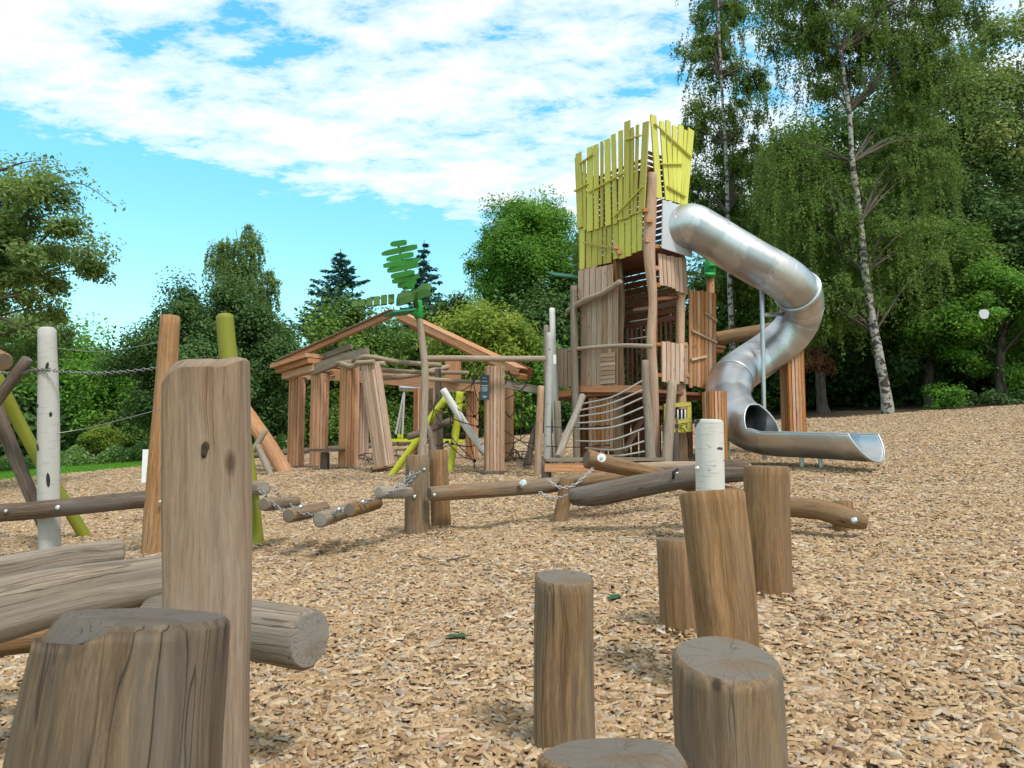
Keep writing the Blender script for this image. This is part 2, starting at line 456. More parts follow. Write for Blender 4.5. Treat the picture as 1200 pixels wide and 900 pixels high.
# birch-like painted bark
def birchmat(name, base, blotch, amt=.62, scale=(5, 5, 7)):
    t = NT(name); gp = t.attr('gp').outputs['Vector']
    n = t.noise(t.mapping(gp, (14, 14, 5)), 1, 6, .65)
    col = t.mix(n, tuple(c * .8 for c in base), base)
    b = t.noise(t.mapping(gp, scale), 1., 3, .5, .6)
    m = t.ramp(b, [(amt, (0, 0, 0)), (amt + .03, (1, 1, 1))])
    col = t.mix(m, col, blotch)
    f = t.ramp(t.noise(t.mapping(gp, (6, 6, 60)), 1, 3), [(.58, (0, 0, 0)), (.68, (1, 1, 1))])
    col = t.mix(t.math('MULTIPLY', f, .35), col, (.2, .18, .15))
    cf = t.attr('cap').outputs['Fac']; col = t.mix(cf, col, (.34, .3, .25))
    t.bsdf(col, .75, 0, n, .4, .006); return t.m
bpy.data.materials.remove(M['birch'])
M['birch'] = birchmat('silver_grey_log', (.48, .46, .43), (.03, .03, .035), .70)
M['birchwhite'] = birchmat('white_birch_log', (.62, .60, .56), (.06, .045, .035), .61, (5, 5, 6))
M['birchtree'] = birchmat('birch_bark', (.34, .32, .28), (.05, .042, .035), .50, (5, 5, 7))
M['bark'] = NT('tmp').m; bpy.data.materials.remove(M['bark'])
def barkmat():
    t = NT('brown_bark'); gp = t.attr('gp').outputs['Vector']
    n = t.noise(t.mapping(gp, (10, 10, 2)), 1, 6, .7)
    col = t.ramp(n, [(.35, (.03, .024, .018)), (.65, (.14, .115, .09))]); t.bsdf(col, .9, 0, n, .8, .03); return t.m
M['bark'] = barkmat()

# steel of the slide
def steelmat():
    t = NT('brushed_steel'); gp = t.attr('gp').outputs['Vector']; tc = t.n('ShaderNodeTexCoord').outputs['Object']
    n = t.noise(t.mapping(gp, (3, 3, 40)), 1, 5, .6); d = t.noise(tc, 2.2, 6, .65)
    ti = t.attr('tint').outputs['Fac']
    col = t.mix(ti, (.34, .35, .37), (.60, .62, .64))
    dust = t.ramp(d, [(.52, (0, 0, 0)), (.66, (1, 1, 1))])
    col = t.mix(t.math('MULTIPLY', dust, .45), col, (.52, .45, .38))
    r = t.math('ADD', .31, t.math('ADD', t.math('MULTIPLY', n, .14), t.math('MULTIPLY', dust, .22)))
    dent = t.noise(tc, 3.5, 2, .5)
    b = t.bsdf(col, r, 1., t.math('ADD', dent, t.math('MULTIPLY', n, .05)), .12, .03)
    return t.m
M['slide'] = steelmat()
def mulchmat():
    t = NT('wood_mulch'); tc = t.n('ShaderNodeTexCoord').outputs['Object']
    v = t.n('ShaderNodeTexVoronoi'); v.inputs['Scale'].default_value = 1.; v.inputs['Randomness'].default_value = 1.
    warp = t.n('ShaderNodeTexNoise'); warp.inputs['Scale'].default_value = 9; t.l(tc, warp.inputs['Vector'])
    vm = t.n('ShaderNodeVectorMath', operation='MULTIPLY_ADD'); vm.inputs[1].default_value = (.12, .12, 0); t.l(warp.outputs['Color'], vm.inputs[0]); t.l(tc, vm.inputs[2])
    t.l(t.mapping(vm.outputs[0], (26, 40, 1)), v.inputs['Vector'])
    sep = t.n('ShaderNodeSeparateColor'); t.l(v.outputs['Color'], sep.inputs[0])
    col = t.ramp(sep.outputs[0], [(0, (.17, .11, .062)), (.3, (.34, .225, .125)), (.6, (.47, .325, .19)), (.85, (.56, .43, .28)), (1, (.42, .36, .29))])
    e = t.ramp(v.outputs['Distance'], [(.3, (1, 1, 1)), (.8, (.55, .55, .55))])
    big = t.noise(tc, .9, 5, .6)
    col = t.mix(1.0, col, e, 'MULTIPLY')
    col = t.mix(t.math('MULTIPLY', t.ramp(big, [(.5, (0, 0, 0)), (.7, (1, 1, 1))]), .35), col, (.17, .12, .08))
    t.bsdf(col, .9, 0, sep.outputs[1], .5, .02); return t.m
M['mulch'] = mulchmat()
def chipmat():
    t = NT('wood_chips'); lc = t.attr('lc').outputs['Fac']; tc = t.n('ShaderNodeTexCoord').outputs['Object']
    col = t.ramp(lc, [(0, (.11, .07, .042)), (.04, (.24, .155, .085)), (.17, (.37, .25, .14)), (.5, (.46, .325, .185)), (.68, (.53, .395, .24)), (.82, (.62, .50, .335)), (.88, (.33, .285, .23)), (.95, (.45, .395, .32)), (.985, (.68, .60, .46)), (1, (.42, .22, .15))])
    n = t.noise(tc, 160, 3, .6)
    col = t.mix(1., col, t.ramp(n, [(.3, (.82, .82, .82)), (.7, (1.08, 1.08, 1.08))]), 'MULTIPLY')
    col = t.mix(1., col, (.935, .895, .86), 'MULTIPLY'); t.bsdf(col, .85, 0, n, .3, .003, .2); return t.m
M['chip'] = chipmat()
def groundmat():
    t = NT('woodland_floor'); tc = t.n('ShaderNodeTexCoord').outputs['Object']
    n = t.noise(tc, .8, 8, .7); n2 = t.noise(tc, .15, 3)
    col = t.ramp(n, [(.35, (.03, .022, .013)), (.6, (.085, .062, .036)), (.75, (.05, .07, .025))])
    t.bsdf(col, .95, 0, n, .8, .1); return t.m
M['floor'] = groundmat()
def lawnmat():
    t = NT('lawn_soil'); tc = t.n('ShaderNodeTexCoord').outputs['Object']
    n = t.noise(tc, 6, 6, .7)
    t.bsdf(t.mix(n, (.06, .16, .015), (.13, .30, .03)), .9, 0, n, .6, .03); return t.m
M['lawn'] = lawnmat()
M['l_near'] = leafmat('open_crown_leaf', (.09, .16, .04), (.25, .36, .10), .45)
M['l_feather'] = leafmat('feathery_leaf', (.11, .19, .05), (.24, .34, .11), .45)
M['grass'] = leafmat('grass_blades', (.09, .24, .02), (.16, .36, .04), .3)
M['l_dark'] = leafmat('dark_leaf', (0.035, 0.085, 0.021), (0.106, 0.199, 0.049), .25)
M['l_mid'] = leafmat('mid_leaf', (0.056, 0.123, 0.021), (0.179, 0.297, 0.048), .35)
M['l_fresh'] = leafmat('fresh_leaf', (0.067, 0.185, 0.024), (0.194, 0.397, 0.047), .4)
M['l_yellow'] = leafmat('yellow_green_leaf', (0.112, 0.200, 0.027), (0.325, 0.425, 0.062), .45, (0.525, 0.500, 0.200))
M['l_olive'] = leafmat('olive_leaf', (0.090, 0.147, 0.027), (0.270, 0.345, 0.060), .35)
M['l_birch'] = leafmat('birch_leaf', (0.069, 0.133, 0.027), (0.204, 0.306, 0.065), .4)
M['l_tuft'] = leafmat('tufted_leaf', (0.090, 0.172, 0.042), (0.252, 0.328, 0.083), .35, (0.504, 0.466, 0.182))
M['l_conifer'] = leafmat('conifer_needles', (0.040, 0.118, 0.117), (0.118, 0.254, 0.229), .1)
M['l_copper'] = leafmat('copper_leaf', (0.120, 0.042, 0.018), (0.264, 0.120, 0.048), .3)
M['l_flower'] = leafmat('flower_bed_leaf', (0.091, 0.208, 0.039), (0.208, 0.338, 0.091), .3, (0.910, 0.884, 0.780))
M['l_ground'] = leafmat('fallen_leaf', (.03, .09, .03), (.06, .14, .05), .1)

# ------------------------------------------------------------------ numpy mesh helper
def np_obj(name, verts, loops, starts, lc, mat, parent=None, org=(0, 0, 0), smooth=False, totals=None):
    me = bpy.data.meshes.new(name)
    me.vertices.add(len(verts)); me.vertices.foreach_set('co', (verts - np.array(org)).astype(np.float32).ravel())
    me.loops.add(len(loops)); me.loops.foreach_set('vertex_index', loops.astype(np.int32))
    me.polygons.add(len(starts)); me.polygons.foreach_set('loop_start', starts.astype(np.int32))
    me.update(calc_edges=True)
    a = me.attributes.new('lc', 'FLOAT', 'POINT'); a.data.foreach_set('value', lc.astype(np.float32))
    me.materials.append(mat)
    o = bpy.data.objects.new(name, me); COL.objects.link(o)
    if parent is not None: o.parent = parent
    else: o.location = org
    ORG[o.name] = tuple(org)
    return o
def unit(a): return a / (np.linalg.norm(a, axis=1, keepdims=True) + 1e-9)
def leaf_cards(pos, nrm, size, lc, asp=1.0, rng=RNG, along=None):
    """one bent rhombus per leaf"""
    n = len(pos)
    r = unit(rng.normal(size=(n, 3))) if along is None else unit(along + rng.normal(size=(n, 3)) * .25)
    nrm = unit(nrm)
    t = unit(np.cross(nrm, r)) if along is None else unit(r - nrm * (r * nrm).sum(1, keepdims=True))
    b = np.cross(nrm, t)
    s = (size * rng.uniform(.6, 1.35, n))[:, None]
    v = np.empty((n, 4, 3))
    v[:, 0] = pos - t * s * asp * .5
    v[:, 1] = pos + b * s * .36 + nrm * s * .10
    v[:, 2] = pos + t * s * asp * .5
    v[:, 3] = pos - b * s * .36 + nrm * s * .10
    loops = np.arange(n * 4); starts = np.arange(n) * 4
    return v.reshape(-1, 3), loops, starts, np.repeat(lc, 4)
def clumps(center, radii, nc, per, cr, rng, inner=.45, squash=.75, low=-1.):
    d = unit(rng.normal(size=(nc, 3)))
    d[:, 2] = np.where(d[:, 2] < low, -d[:, 2], d[:, 2])
    rr = rng.uniform(inner, 1., nc)[:, None]
    c = d * rr * np.array(radii) + np.array(center)
    crs = cr * rng.uniform(.55, 1.4, nc)
    shade = rng.uniform(-.25, .25, nc)
    k = np.repeat(np.arange(nc), per); n = len(k)
    ld = unit(rng.normal(size=(n, 3)))
    lr = crs[k] * rng.uniform(0, 1, n) ** .42
    off = ld * lr[:, None]; off[:, 2] *= squash
    # second level: gather into sprays
    spray = unit(rng.normal(size=(nc, 9, 3)))
    j = rng.integers(0, 9, n)
    off = off * .62 + spray[k, j] * (crs[k] * .55)[:, None]
    pos = c[k] + off
    nrm = unit(off + d[k] * .3) * .6 + np.array([0, 0, .55]) + rng.normal(size=(n, 3)) * .45
    lc = np.clip(.45 + shade[k] + rng.normal(size=n) * .2, 0, 1)
    return c, pos, nrm, lc
def limb_tree(mb, base, top, r0, targets, rng, seg=7, bend=.04):
    base = Vector(base); top = Vector(top); H = (top - base).length
    mid = [base + (top - base) * u + Vector((rng.normal() * bend * H * .3, rng.normal() * bend * H * .3, 0)) * (0 < u < 1) for u in (0, .08, .3, .55, .8, 1)]
    tube(mb, mid, [r0 * 1.5, r0 * 1.05, r0 * .9, r0 * .65, r0 * .35, r0 * .1], seg=10, n=18, wob=.12, ends=False)
    for t in targets:
        t = Vector(t); u = min(.9, max(.18, (t.z - base.z) / max(H, .1) * rng.uniform(.45, .8)))
        s = base + (top - base) * u
        k = int(u * 5); 
        m = s.lerp(t, .5) + Vector((0, 0, .08 * (t - s).length))
        rr = r0 * (1 - u) * .45 + .015
        tube(mb, [s, m, t], [rr, rr * .55, rr * .12], seg=5, n=5, ends=False)
def tree(name, label, cat, px, py, D, wpx, hpx, leaf, nc, per, cr, mat, seed, trunk=.2, bark='bark', base=None, depth=.8, low=-1., inner=.45, squash=.75, group=None, stem=True, asp=1.2, lims=14, crown='crown'):
    """crown centre given in photo px at depth D; size in px"""
    rng = np.random.default_rng(seed)
    c = P(px, py, D); rx = wpx / 2 / F * D; rz = hpx / 2 / F * D
    bx, by = (c.x, c.y) if base is None else base
    root = thing(name, label, cat, (bx, by, plane_z(bx, by)), group)
    org = ORG[root.name]
    cc, pos, nrm, lc = clumps(c, (rx, rx * depth, rz), nc, per, cr, rng, inner, squash, low)
    gzz = plane_z(pos[:, 0], pos[:, 1]) + .05
    keep = pos[:, 2] > gzz
    pos, nrm, lc = pos[keep], nrm[keep], lc[keep]
    v, l, s, a = leaf_cards(pos, nrm, leaf, lc, asp, rng)
    np_obj(crown, v, l, s, a, M[mat], root, org)
    if stem:
        mb = MB()
        idx = rng.choice(len(cc), min(lims, len(cc)), replace=False)
        limb_tree(mb, (bx, by, org[2] - .1), (c.x, c.y, c.z + rz * .7), trunk, [cc[i] for i in idx], rng)
        mb.build('trunk', M[bark], root)
    return root

# ------------------------------------------------------------------ ground
def sheet(name, poly, zf, mat, step, kind='structure', lift=0.):
    """triangulated grid clipped to a plan polygon"""
    import bmesh
    xs = [p[0] for p in poly]; ys = [p[1] for p in poly]
    bm = bmesh.new()
    f = bm.faces.new([bm.verts.new((x, y, 0)) for x, y in poly])
    x = min(xs) + step
    while x < max(xs):
        bmesh.ops.bisect_plane(bm, geom=bm.verts[:] + bm.edges[:] + bm.faces[:], plane_co=(x, 0, 0), plane_no=(1, 0, 0)); x += step
    y = min(ys) + step
    while y < max(ys):
        bmesh.ops.bisect_plane(bm, geom=bm.verts[:] + bm.edges[:] + bm.faces[:], plane_co=(0, y, 0), plane_no=(0, 1, 0)); y += step
    for v in bm.verts: v.co.z = float(zf(v.co.x, v.co.y)) + lift
    bmesh.ops.recalc_face_normals(bm, faces=bm.faces[:])
    for f in bm.faces:
        if f.normal.z < 0: f.normal_flip()
        f.smooth = True
    me = bpy.data.meshes.new(name); bm.to_mesh(me); bm.free()
    me.materials.append(mat); o = bpy.data.objects.new(name, me); COL.objects.link(o); tag(o, kind=kind); return o
BIG = 260
def gfar(x, y):
    # the slope runs through the playground and flattens out far away
    r = math.hypot(x, y); k = 1 if r < 70 else 70 / r
    return plane_z(x * k, y * k)
sheet('ground', [(-BIG, -BIG), (BIG, -BIG), (BIG, BIG), (-BIG, BIG)], gfar, M['floor'], 20)
MUL = [(-22, 9), (-14.5, 20.6), (-11.7, 23.3), (-7, 23.6), (0, 27.5), (6, 27), (12.6, 25.0), (18, 25.5), (30, 24), (34, -8), (-22, -8)]
mul = sheet('mulch_bed', MUL, bed, M['mulch'], .45)
LAWN = [(-60, -2), (-22.05, 9.05), (-14.55, 20.65), (-11.75, 23.35), (-7.2, 23.7), (-9.5, 28.2), (-17, 26.6), (-34, 24), (-70, 22)]
def lawn_z(x, y): return plane_z(x, y) + .035
sheet('lawn', LAWN, lawn_z, M['lawn'], 2.)

def in_poly(x, y, poly):
    ins = np.zeros(len(x), bool); j = len(poly) - 1
    for i in range(len(poly)):
        xi, yi = poly[i]; xj, yj = poly[j]
        c = ((yi > y) != (yj > y)) & (x < (xj - xi) * (y - yi) / (yj - yi + 1e-12) + xi)
        ins ^= c; j = i
    return ins
# grass blades on the lawn
def blades(poly, n, h, seed):
    rng = np.random.default_rng(seed)
    x = rng.uniform(-26, -6, n); y = rng.uniform(14, 29, n); k = in_poly(x, y, poly); x, y = x[k], y[k]; n = len(x)
    z = lawn_z(x, y); a = rng.uniform(0, 6.28, n); hh = h * rng.uniform(.5, 1.4, n); w = .012
    dx, dy = np.cos(a), np.sin(a); lean = rng.uniform(0, .5, n) * hh
    v = np.empty((n, 3, 3))
    v[:, 0] = np.c_[x - dx * w, y - dy * w, z]; v[:, 1] = np.c_[x + dx * w, y + dy * w, z]; v[:, 2] = np.c_[x - dy * lean, y + dx * lean, z + hh]
    o = np_obj('grass', v.reshape(-1, 3), np.arange(n * 3), np.arange(n) * 3, np.repeat(rng.random(n), 3), M['grass'])
    tag(o, 'bright green mown grass beyond the bark chippings', 'grass', kind='stuff')
blades(LAWN, 150000, .05, 5)

# wood chips
def chips():
    rng = np.random.default_rng(21)
    X = []; Y = []; Sx = []
    def band(y0, y1, dens, s):
        area = (y1 - y0) * (.84 * (y0 + y1) + 3.6); n = int(area * dens)
        y = rng.uniform(y0, y1, n * 2); x = rng.uniform(-.84 * y1 - 1.8, .84 * y1 + 1.8, n * 2)
        k = np.abs(x) < .84 * y + 1.8; x, y = x[k][:n], y[k][:n]
        X.append(x); Y.append(y); Sx.append(np.full(len(x), s))
    band(.7, 3.2, 4600, 1.); band(3.2, 5, 3600, 1.); band(5, 8, 2700, .95); band(8, 12, 1300, 1.05); band(12, 18, 500, 1.2); band(18, 28, 160, 1.4)
    x = np.concatenate(X); y = np.concatenate(Y); s = np.concatenate(Sx)
    k = in_poly(x, y, MUL); x, y, s = x[k], y[k], s[k]; n = len(x)
    L = s * .047 * np.exp(rng.normal(size=n) * .38); W = np.minimum(L * rng.uniform(.14, .40, n), .017 * s); T = s * rng.uniform(.003, .008, n)
    tiny = rng.random(n) < .25; L[tiny] *= .5; W[tiny] *= .8
    z = bed(x, y) + rng.uniform(0, .022, n) * np.minimum(s, 1.5)
    yaw = rng.uniform(0, 6.283, n) + 0
    tx = rng.normal(size=n) * .20; ty = rng.normal(size=n) * .20
    ax = unit(np.c_[np.cos(yaw), np.sin(yaw), tx]); bx = unit(np.c_[-np.sin(yaw), np.cos(yaw), ty]); nz = unit(np.cross(ax, bx))
    c = np.c_[x, y, z]
    v = np.empty((n, 6, 3)); j = lambda a=.18: (1 + rng.uniform(-a, a, n))
    def pt(a, b, h): return c + ax * (a * L)[:, None] + bx * (b * W)[:, None] + nz * (h * T)[:, None]
    v[:, 0] = pt(-.5 * j(), -.5 * j(.5), -.6); v[:, 1] = pt(.5 * j(), -.45 * j(.5), -.6); v[:, 2] = pt(.46 * j(), .5 * j(.4), -.6); v[:, 3] = pt(-.48 * j(), .5 * j(.4), -.6)
    v[:, 4] = pt(-.44 * j(.1), .30 * j(.5), 1.); v[:, 5] = pt(.42 * j(.1), .25 * j(.6), 1.)
    base = np.arange(n)[:, None] * 6
    quads = np.array([0, 1, 5, 4, 2, 3, 4, 5, 1, 2, 5, 3, 0, 4])
    loops = (base + quads[None]).ravel()
    st = (np.arange(n)[:, None] * 14 + np.array([0, 4, 8, 11])[None]).ravel()
    lc = rng.random(n)
    for hx, hy, hr, hd in HOLES[:3]:   # scuffed hollows: darker soil, plus shade of the logs above painted into chip colour
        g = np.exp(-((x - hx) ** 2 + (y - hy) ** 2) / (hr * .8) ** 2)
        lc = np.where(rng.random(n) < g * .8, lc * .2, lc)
    big = .5 + .5 * np.sin(x * .9 + 1.3 * np.sin(y * .7)) * np.cos(y * .8 - .4 * x)
    fine = np.sin(x * 4.1 + 2 * np.sin(y * 3.3)) * np.sin(y * 4.7 + 1.7 * np.sin(x * 2.9))
    damp = np.clip((fine - .55) * 2.2, 0, 1) * (.35 + .65 * big)
    lc = np.where((rng.random(n) < damp * .55), lc * .35 + .02, lc)
    lc = np.where((rng.random(n) < .10 * big), .86 + .1 * rng.random(n), lc)
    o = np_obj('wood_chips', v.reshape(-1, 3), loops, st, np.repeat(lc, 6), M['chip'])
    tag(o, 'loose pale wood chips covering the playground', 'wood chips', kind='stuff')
chips()

# ------------------------------------------------------------------ foreground stepping stumps
def stump(label, pts, seg=36, wob=.05, mat='log', tilt=(0, 0), split=0, deep=.15, sq=0., grp='stepping stumps standing on end in the chips', name='stepping_stump', rads=None, cham=.008, cut=None):
    """pts (px,py,D,width_px) from the top down; last one is continued into the ground"""
    mb = MB()
    c = [P(a, b, d) for a, b, d, w in pts]; r = [w / 2 / F * d for a, b, d, w in pts]
    lo = c[-1]; zg = float(bed(lo.x, lo.y))
    if lo.z > zg - deep:
        d = (c[-1] - c[-2]).normalized(); t = (lo.z - (zg - deep)) / max(.2, -d.z); c.append(lo + d * t); r.append(r[-1] * 1.03)
    c.reverse(); r.reverse()
    tube(mb, c, r, seg=seg, wob=wob, tilt1=tilt, cham=cham, tint=.5, n=max(8, int((c[0] - c[-1]).length / .04)), sq=sq, cut=cut)
    o = mb.build(name, M[mat], None, (c[0].x, c[0].y, min(float(bed(c[0].x, c[0].y)), c[0].z + deep)))
    tag(o, label, 'tree stump' if 'stump' in name else 'post', grp); return o
stump('large dark weathered stump with one sloping shoulder, nearest to the camera', [(161, 722, 1.30, 196), (150, 800, 1.28, 206), (138, 900, 1.25, 216), (130, 1000, 1.23, 222)], 64, .05, 'lognear', (.03, -.055), cham=.010, cut=(-.66, -.75, .58, 1.15))
stump('grey-topped slim stump standing upright apart from the others', [(662, 676, 2.57, 68), (661, 760, 2.58, 69), (661, 870, 2.58, 71)], 40, .04, 'log', (.03, -.055))
stump('wide low stump of which only the pale flat top shows', [(720, 882, 1.38, 165), (722, 960, 1.36, 172)], 56, .04, 'log', (-.04, -.02), cut=(.9, -.4, .72, .9))
stump('thick stump with a smooth grey top and a long vertical split', [(851, 770, 1.85, 119), (854, 840, 1.86, 122), (857, 900, 1.86, 122), (860, 980, 1.86, 124)], 48, .035, 'log', (.06, -.10), cham=.012)
stump('tallest leaning stump of bare tan wood', [(833, 578, 3.0, 73), (843, 660, 2.95, 72), (853, 755, 2.9, 66), (858, 840, 2.9, 66)], 48, .07, 'logtan', (.02, .0), sq=.10)
stump('short dark-sided stump half hidden behind the leaning tan one', [(793, 631, 3.68, 45), (797, 690, 3.66, 47), (800, 740, 3.66, 50)], 36, .05, 'logtan', (0, -.04))
stump('upright tan stump with a flat level top beside the leaning one', [(898, 546, 4.15, 51), (899, 620, 4.15, 51), (902, 700, 4.15, 51)], 40, .035, 'logtan', (0, 0))
b = stump('white painted post with black blotches behind the leaning stump', [(831, 492, 5.8, 33), (832, 530, 5.8, 33), (833, 600, 5.8, 33), (834, 680, 5.8, 34)], 32, .04, 'birchwhite', (.05, .02), name='white_post', grp=None)
bolt(b, 817, 549, 5.66, .014)

# ------------------------------------------------------------------ tall foreground post, log rail, grey balance logs
mb = MB()
pts = [(243, 436, 2.15, 92), (243, 520, 2.17, 94), (243, 640, 2.18, 93), (243, 760, 2.16, 91), (243, 860, 2.14, 90), (243, 1000, 2.1, 92), (243, 1090, 2.1, 92)]
def slab_post(mb, pts, prof, mat_seed=3, thick=.62, top=None, seg=48):
    sd = Vector((mat_seed, 7, 3)); vs = []; gp = []; m = 60
    c = [P(a, b, d) for a, b, d, w in pts]; r = [w / 2 / F * d for a, b, d, w in pts]
    cs, ts = catmull(c, m)
    for i in range(m + 1):
        k = min(int(ts[i]), len(r) - 2); rr = r[k] + (r[k + 1] - r[k]) * (ts[i] - k); s = (cs[i] - cs[0]).length
        for q in range(seg):
            a = 2 * math.pi * q / seg; ca, sa = math.cos(a), math.sin(a)
            e = .55; x = math.copysign(abs(ca) ** e, ca) * rr; y = math.copysign(abs(sa) ** e, sa) * rr * thick
            nf = 1 + .05 * noise.noise(Vector((ca * 1.5, sa * 1.5, s * 1.6)) + sd) + .02 * noise.noise(Vector((ca * 5, sa * 5, s * 5)) + sd)
            x *= nf; y *= nf
            # top outline: low bevelled shoulder on one side, slight horn on the other
            z = cs[i].z
            if i < 8: z += top(x / rr) * rr * (1 - i / 8) - .03 * (i == 0) * (y / rr) ** 2
            vs.append(Vector((cs[i].x + x, cs[i].y + y, z))); gp.append(Vector((x, y, s)) + sd)
    fs = [[i * seg + q, (i + 1) * seg + q, (i + 1) * seg + (q + 1) % seg, i * seg + (q + 1) % seg] for i in range(m) for q in range(seg)]
    mb.add(vs, fs, gp, .5, 0, True)
    top_ring = vs[:seg]; ctr = sum(top_ring, Vector()) / seg
    inn = []
    for q in range(seg):
        p = ctr.lerp(top_ring[q], .9); x = (p.x - cs[0].x) / r[0]
        p.z = cs[0].z + top(x) * r[0] + .012; inn.append(p)
    inn2 = []
    for q in range(seg):
        p = ctr.lerp(top_ring[q], .45); x = (p.x - cs[0].x) / r[0]; p.z = cs[0].z + top(x) * r[0] + .014; inn2.append(p)
    ctr.z = cs[0].z + top(0) * r[0] + .014
    allv = top_ring + inn + inn2 + [ctr]; g2 = [Vector((p.x - cs[0].x, p.y - cs[0].y, 0)) for p in allv]
    f2 = []
    for q in range(seg):
        k = (q + 1) % seg
        f2 += [[q, k, seg + k, seg + q], [seg + q, seg + k, 2 * seg + k, 2 * seg + q], [2 * seg + q, 2 * seg + k, 3 * seg]]
    mb.add(allv, f2, g2, .5, [0.] * seg + [.7] * (2 * seg + 1), True)
def topf(x):
    z = .17 + .03 * x
    if x < -.35: z -= (abs(x + .35) / .65) ** 1.9 * .50
    if x > .72: z += (x - .72) * .35
    if .35 < x < .72: z -= .03 * math.sin((x - .35) / .37 * math.pi)
    return z
slab_post(mb, pts, None, top=topf)
o = mb.build('gate_post', M['logpost'], None, (float(P(243, 900, 2.14).x), 2.14, float(bed(-.89, 2.14))))
tag(o, 'tall squared grey-brown post with a sloping shoulder, close to the camera', 'post')
# log with a round sawn end behind the tall post
mb = MB(); plog(mb, [(180, 726, 2.75, 62), (250, 732, 2.68, 64), (300, 738, 2.62, 66), (364, 749, 2.50, 68)], seg=36, wob=.03, tint=.5, cham=.012)
o = mb.build('log_rail', M['loggrey'], None, (-1., 2.55, float(P(300, 740, 2.6).z))); tag(o, 'thick round rail with a sawn end sticking out from behind the tall post', 'log')
# two hewn grey logs on the left
mb = MB(); plog(mb, [(-120, 690, 2.9, 40), (0, 668, 3.0, 33), (70, 655, 3.1, 29), (146, 644, 3.2, 25)], seg=20, wob=.09, tint=.6, sq=.25)
o = mb.build('balance_log', M['loggrey'], None, (-1.7, 3., .55)); tag(o, 'upper of two hewn grey balance logs, ending short of the tall post', 'log', 'grey balance logs behind the nearest stump')
mb = MB(); plog(mb, [(-160, 760, 2.35, 84), (0, 716, 2.5, 72), (80, 696, 2.62, 62), (150, 684, 2.72, 54), (215, 672, 2.85, 48)], seg=24, wob=.10, tint=.45, sq=.22)
o = mb.build('balance_log', M['loggrey'], None, (-1.5, 2.6, .45)); tag(o, 'lower and thicker of the hewn grey balance logs, running up to the tall post', 'log', 'grey balance logs behind the nearest stump')
mb = MB(); plog(mb, [(-160, 772, 2.9, 34), (0, 752, 2.95, 32), (60, 745, 3.0, 30), (190, 735, 3.05, 28)], seg=18, wob=.06, tint=.6)
o = mb.build('balance_log', M['logtan'], None, (-1.6, 3., .3)); tag(o, 'yellowish log lowest of all, just showing beneath the grey balance logs', 'log', 'grey balance logs behind the nearest stump')

M['knot'] = plain('knot_wood', (.055, .036, .024), .9, 0, .5, 60)
def knot(parent, px, py, D, w, h, mat='knot'):
    c = P(px, py, D); vs = []; n_ = 18; gp = []
    for r_i, (f, dy) in enumerate(((1., .010), (.7, .001), (.35, .003))):
        for k in range(n_):
            a = 2 * math.pi * k / n_; j = 1 + .12 * math.sin(3 * a + px) + .08 * math.sin(5 * a)
            vs.append(c + Vector((math.cos(a) * w / 2 / F * D * f * j + math.sin(a) * .12 * w / F * D, dy, math.sin(a) * h / 2 / F * D * f * j))); gp.append(vs[-1])
    vs.append(c + Vector((0, .006, 0))); gp.append(vs[-1])
    fs = [[r * n_ + (k + 1) % n_, r * n_ + k, (r + 1) * n_ + k, (r + 1) * n_ + (k + 1) % n_] for r in range(2) for k in range(n_)] + [[2 * n_ + (k + 1) % n_, 2 * n_ + k, 3 * n_] for k in range(n_)]
    m = MB(); m.add(vs, fs, gp, .4, 0, True); return m.build('knot', M[mat], parent)
knot(bpy.data.objects['gate_post'], 239, 526, 2.090, 10, 22)
# ------------------------------------------------------------------ rope crossing at the left
def post(label, pts, mat, name='post', seg=20, wob=.05, cat='post', group=None, deep=.15, extra=None, tilt=(0, 0), cham=.01):
    mb = MB(); c = [P(a, b, d) for a, b, d, w in pts]; r = [w / 2 / F * d for a, b, d, w in pts]
    lo = c[-1]; zg = float(bed(lo.x, lo.y))
    d = (c[-1] - c[-2]).normalized(); t = (lo.z - (zg - deep)) / max(.3, -d.z)
    if t > 0: c.append(lo + d * t); r.append(r[-1])
    c.reverse(); r.reverse()
    tube(mb, c, r, seg=seg, wob=wob, tint=.5, cham=min(cham, r[-1] * .3), tilt1=tilt, n=max(6, int((c[0] - c[-1]).length / .08)))
    o = mb.build(name, M[mat], None, (c[0].x, c[0].y, float(bed(c[0].x, c[0].y))))
    return tag(o, label, cat, group)
o = post('silver grey birch-look pole with black marks', [(55, 384, 7.3, 19), (57, 480, 7.3, 23), (57, 570, 7.3, 23), (59, 648, 7.3, 23)], 'birch', 'pole', 24, .04, cat='pole', cham=.02)
for px, py, w, h, sl in ((62, 430, 3, 9, .35), (48, 476, 8, 4, .2), (65, 486, 2.5, 6, 0), (50, 524, 4, 9, -.7), (63, 562, 3.5, 17, -.3)):
    c = P(px, py, 7.3); ctr = P(57, py, 7.3); rr = 11.4 / F * 7.3
    dx = c.x - ctr.x; 
    vs = []; gp = []
    n_ = 10
    for k in range(n_):
        a = 2 * math.pi * k / n_; x = dx + math.cos(a) * w / 2 / F * 7.3 + sl * math.sin(a) * w / F * 7.3 * .6; z = math.sin(a) * h / 2 / F * 7.3
        x = max(-rr * .985, min(rr * .985, x)); y = -math.sqrt(max(0, (rr * 1.045) ** 2 - x * x)) - .002
        vs.append(Vector((ctr.x + x, ctr.y + y, c.z + z))); gp.append(vs[-1])
    mbk = MB(); mbk.add(vs, [list(range(n_))], gp); mbk.build('bark_mark', M['black'], o)
op = post('orange-brown slightly leaning post with a bolt', [(200, 370, 6.9, 22), (194, 460, 6.9, 24), (187, 550, 6.9, 26), (181, 650, 6.9, 28)], 'logorange', 'post', 24, .04)
bolt(op, 188, 588, 6.76, .013)
